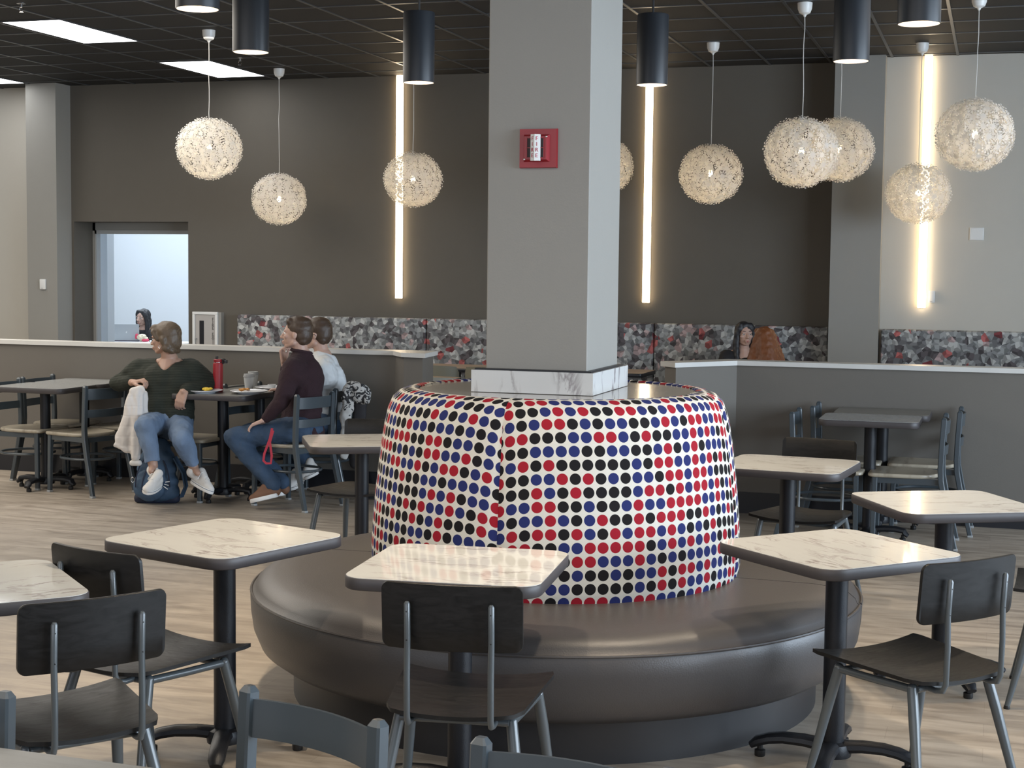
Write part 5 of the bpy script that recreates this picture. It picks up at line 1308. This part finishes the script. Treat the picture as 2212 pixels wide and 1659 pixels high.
for k, (x_, z_) in enumerate(((0.085, 0.165), (0.078, 0.15), (0.072, 0.135))): MB().tube([K(x_, -0.135, z_), K(x_ + 0.03, -0.138, z_ + 0.004 - 0.012 * k)], 0.003, 6).build('zip_pull', M_white, bpk, off=bo)
MB().tube([K(-0.165 + 0.012 * math.cos(a), -0.05, 0.17 + 0.018 * math.sin(a)) for a in [2 * math.pi * k / 12 for k in range(12)]], 0.003, 6, closed=True, cap=False).build('clip_ring', M_chrome, bpk, off=bo)

# ================================================================== THINGS ON THE TABLES
TZ = 0.7765
def on_table(px, py_, z=TZ):
    d = ray(px, py_); return EYE + d * ((z - EYE.z) / d.z)
def at_table(px, Y): p_ = PY(px, 840, Y); return V((p_.x, Y, TZ))
pt = thing('plate', 'x', 'plate')
MB().lathe([(0.03, 0.004), (0.08, 0.0), (0.085, 0.006), (0.130, 0.017), (0.136, 0.021), (0.133, 0.023), (0.085, 0.011), (0.02, 0.010)], 40).build('dish', M_plate, pt)
pl1 = place(pt, USED, at_table(440, 9.74), 0, 'white plate with yellow food, near the red bottle')
pl2 = place(pt, USED, at_table(538, 9.82), 0, 'white plate with orange food and a fork, beside the maroon sweater', None)
pl3 = place(pt, USED, at_table(590, 10.22), 0, 'white plate holding a small paper cup, behind the others', None)
for p_ in (pl1, pl2, pl3): p_['group'] = 'dinner plates on the dark grey tables'
def food(label, c, m, r):
    t_ = thing('food', label, 'food', c); B = Blob()
    rr = random.Random(label)
    for _ in range(9): B.ell(V(c) + V((rr.uniform(-r, r), rr.uniform(-r, r) * 0.7, 0.008 + rr.uniform(0, 0.012))), (0.018, 0.016, 0.010))
    B.bake('pile', m, t_, 0.004, 1, wob=0.006, wscale=60); return t_
food('small heap of yellow eggs on the left plate', pl1.location + V((0.025, 0.0, 0.012)), M_egg, 0.025)
food('small heap of orange and brown food on the middle plate', pl2.location + V((-0.035, 0.0, 0.012)), M_brownfood, 0.03)
fk = thing('fork', 'pale plastic fork resting on the rim of the middle plate', 'fork', pl2.location + V((0.10, -0.01, 0.026)), R(15))
MB().tube([(-0.09, 0, 0.002), (-0.02, 0, 0.004), (0.05, 0, 0.012), (0.085, 0, 0.02)], 1.0, shape=[(-0.005, -0.001), (0.005, -0.001), (0.005, 0.001), (-0.005, 0.001)], upv=(0, 0, 1)).build('handle', M_plwhite, fk)
q = MB()
for k in range(4): q.bar((-0.125, (k - 1.5) * 0.005, -0.002), (-0.088, (k - 1.5) * 0.004, 0.001), 0.0022, 0.0015)
q.build('tines', M_plwhite, fk)
dc = thing('sauce_cup', 'small pale paper sauce cup standing on the rear plate', 'cup', pl3.location + V((-0.01, 0, 0.011)))
MB().lathe([(0.026, 0.0), (0.032, 0.028), (0.030, 0.028), (0.024, 0.004)], 20).build('cup_wall', M_cup, dc)
MB().lathe([(0.024, 0.005), (0.028, 0.018), (0.001, 0.020)], 20).build('sauce', M_red, dc)
cu = thing('paper_cup', 'x', 'cup')
MB().lathe([(0.030, 0.0), (0.030, 0.006), (0.040, 0.092), (0.038, 0.094), (0.028, 0.006)], 28).build('cup_body', M_cup, cu)
MB().lathe([(0.042, 0.088), (0.043, 0.094), (0.042, 0.098), (0.040, 0.098), (0.038, 0.112), (0.033, 0.114), (0.030, 0.108), (0.001, 0.108)], 28).build('lid', M_cuplid, cu)
place(cu, USED, at_table(538, 10.20), 0, 'white paper cup with grey lid, front one of two', 'paper cups on the dark grey table')
place(cu, USED, at_table(547, 10.43), 0, 'white paper cup with grey lid, rear one by the half wall', 'paper cups on the dark grey table')
bl = thing('water_bottle', 'tall red water bottle with black spout on the dark grey table', 'bottle', at_table(471, 9.90), R(10))
MB().lathe([(0.034, 0.0), (0.037, 0.004), (0.037, 0.030), (0.0362, 0.031), (0.0362, 0.196), (0.033, 0.207), (0.030, 0.209)], 32).build('bottle_body', M_bottle, bl)
MB().lathe([(0.029, 0.207), (0.029, 0.215)], 24).build('neck_ring', M_chrome, bl)
MB().lathe([(0.0305, 0.213), (0.031, 0.232), (0.028, 0.234), (0.010, 0.235)], 24).build('screw_lid', M_red, bl)
q = MB(); q.lathe([(0.010, 0.234), (0.0105, 0.254), (0.009, 0.256)], 14, (-0.008, 0, 0)); q.build('spout', M_blackp, bl)
q = MB(); q.tube([(0.026, 0, 0.232), (0.045, 0, 0.232), (0.062, 0, 0.222)], [0.008, 0.010, 0.008], 10); q.lathe([(0.0155, -0.012), (0.0165, 0.0), (0.0165, 0.010), (0.012, 0.012)], 16, (0.056, 0, 0.218)); q.tube([(0.032, 0, 0.228), (0.036, 0, 0.212), (0.040, 0, 0.200)], 0.006, 8)
q.build('spout_cap', M_blackp, bl)
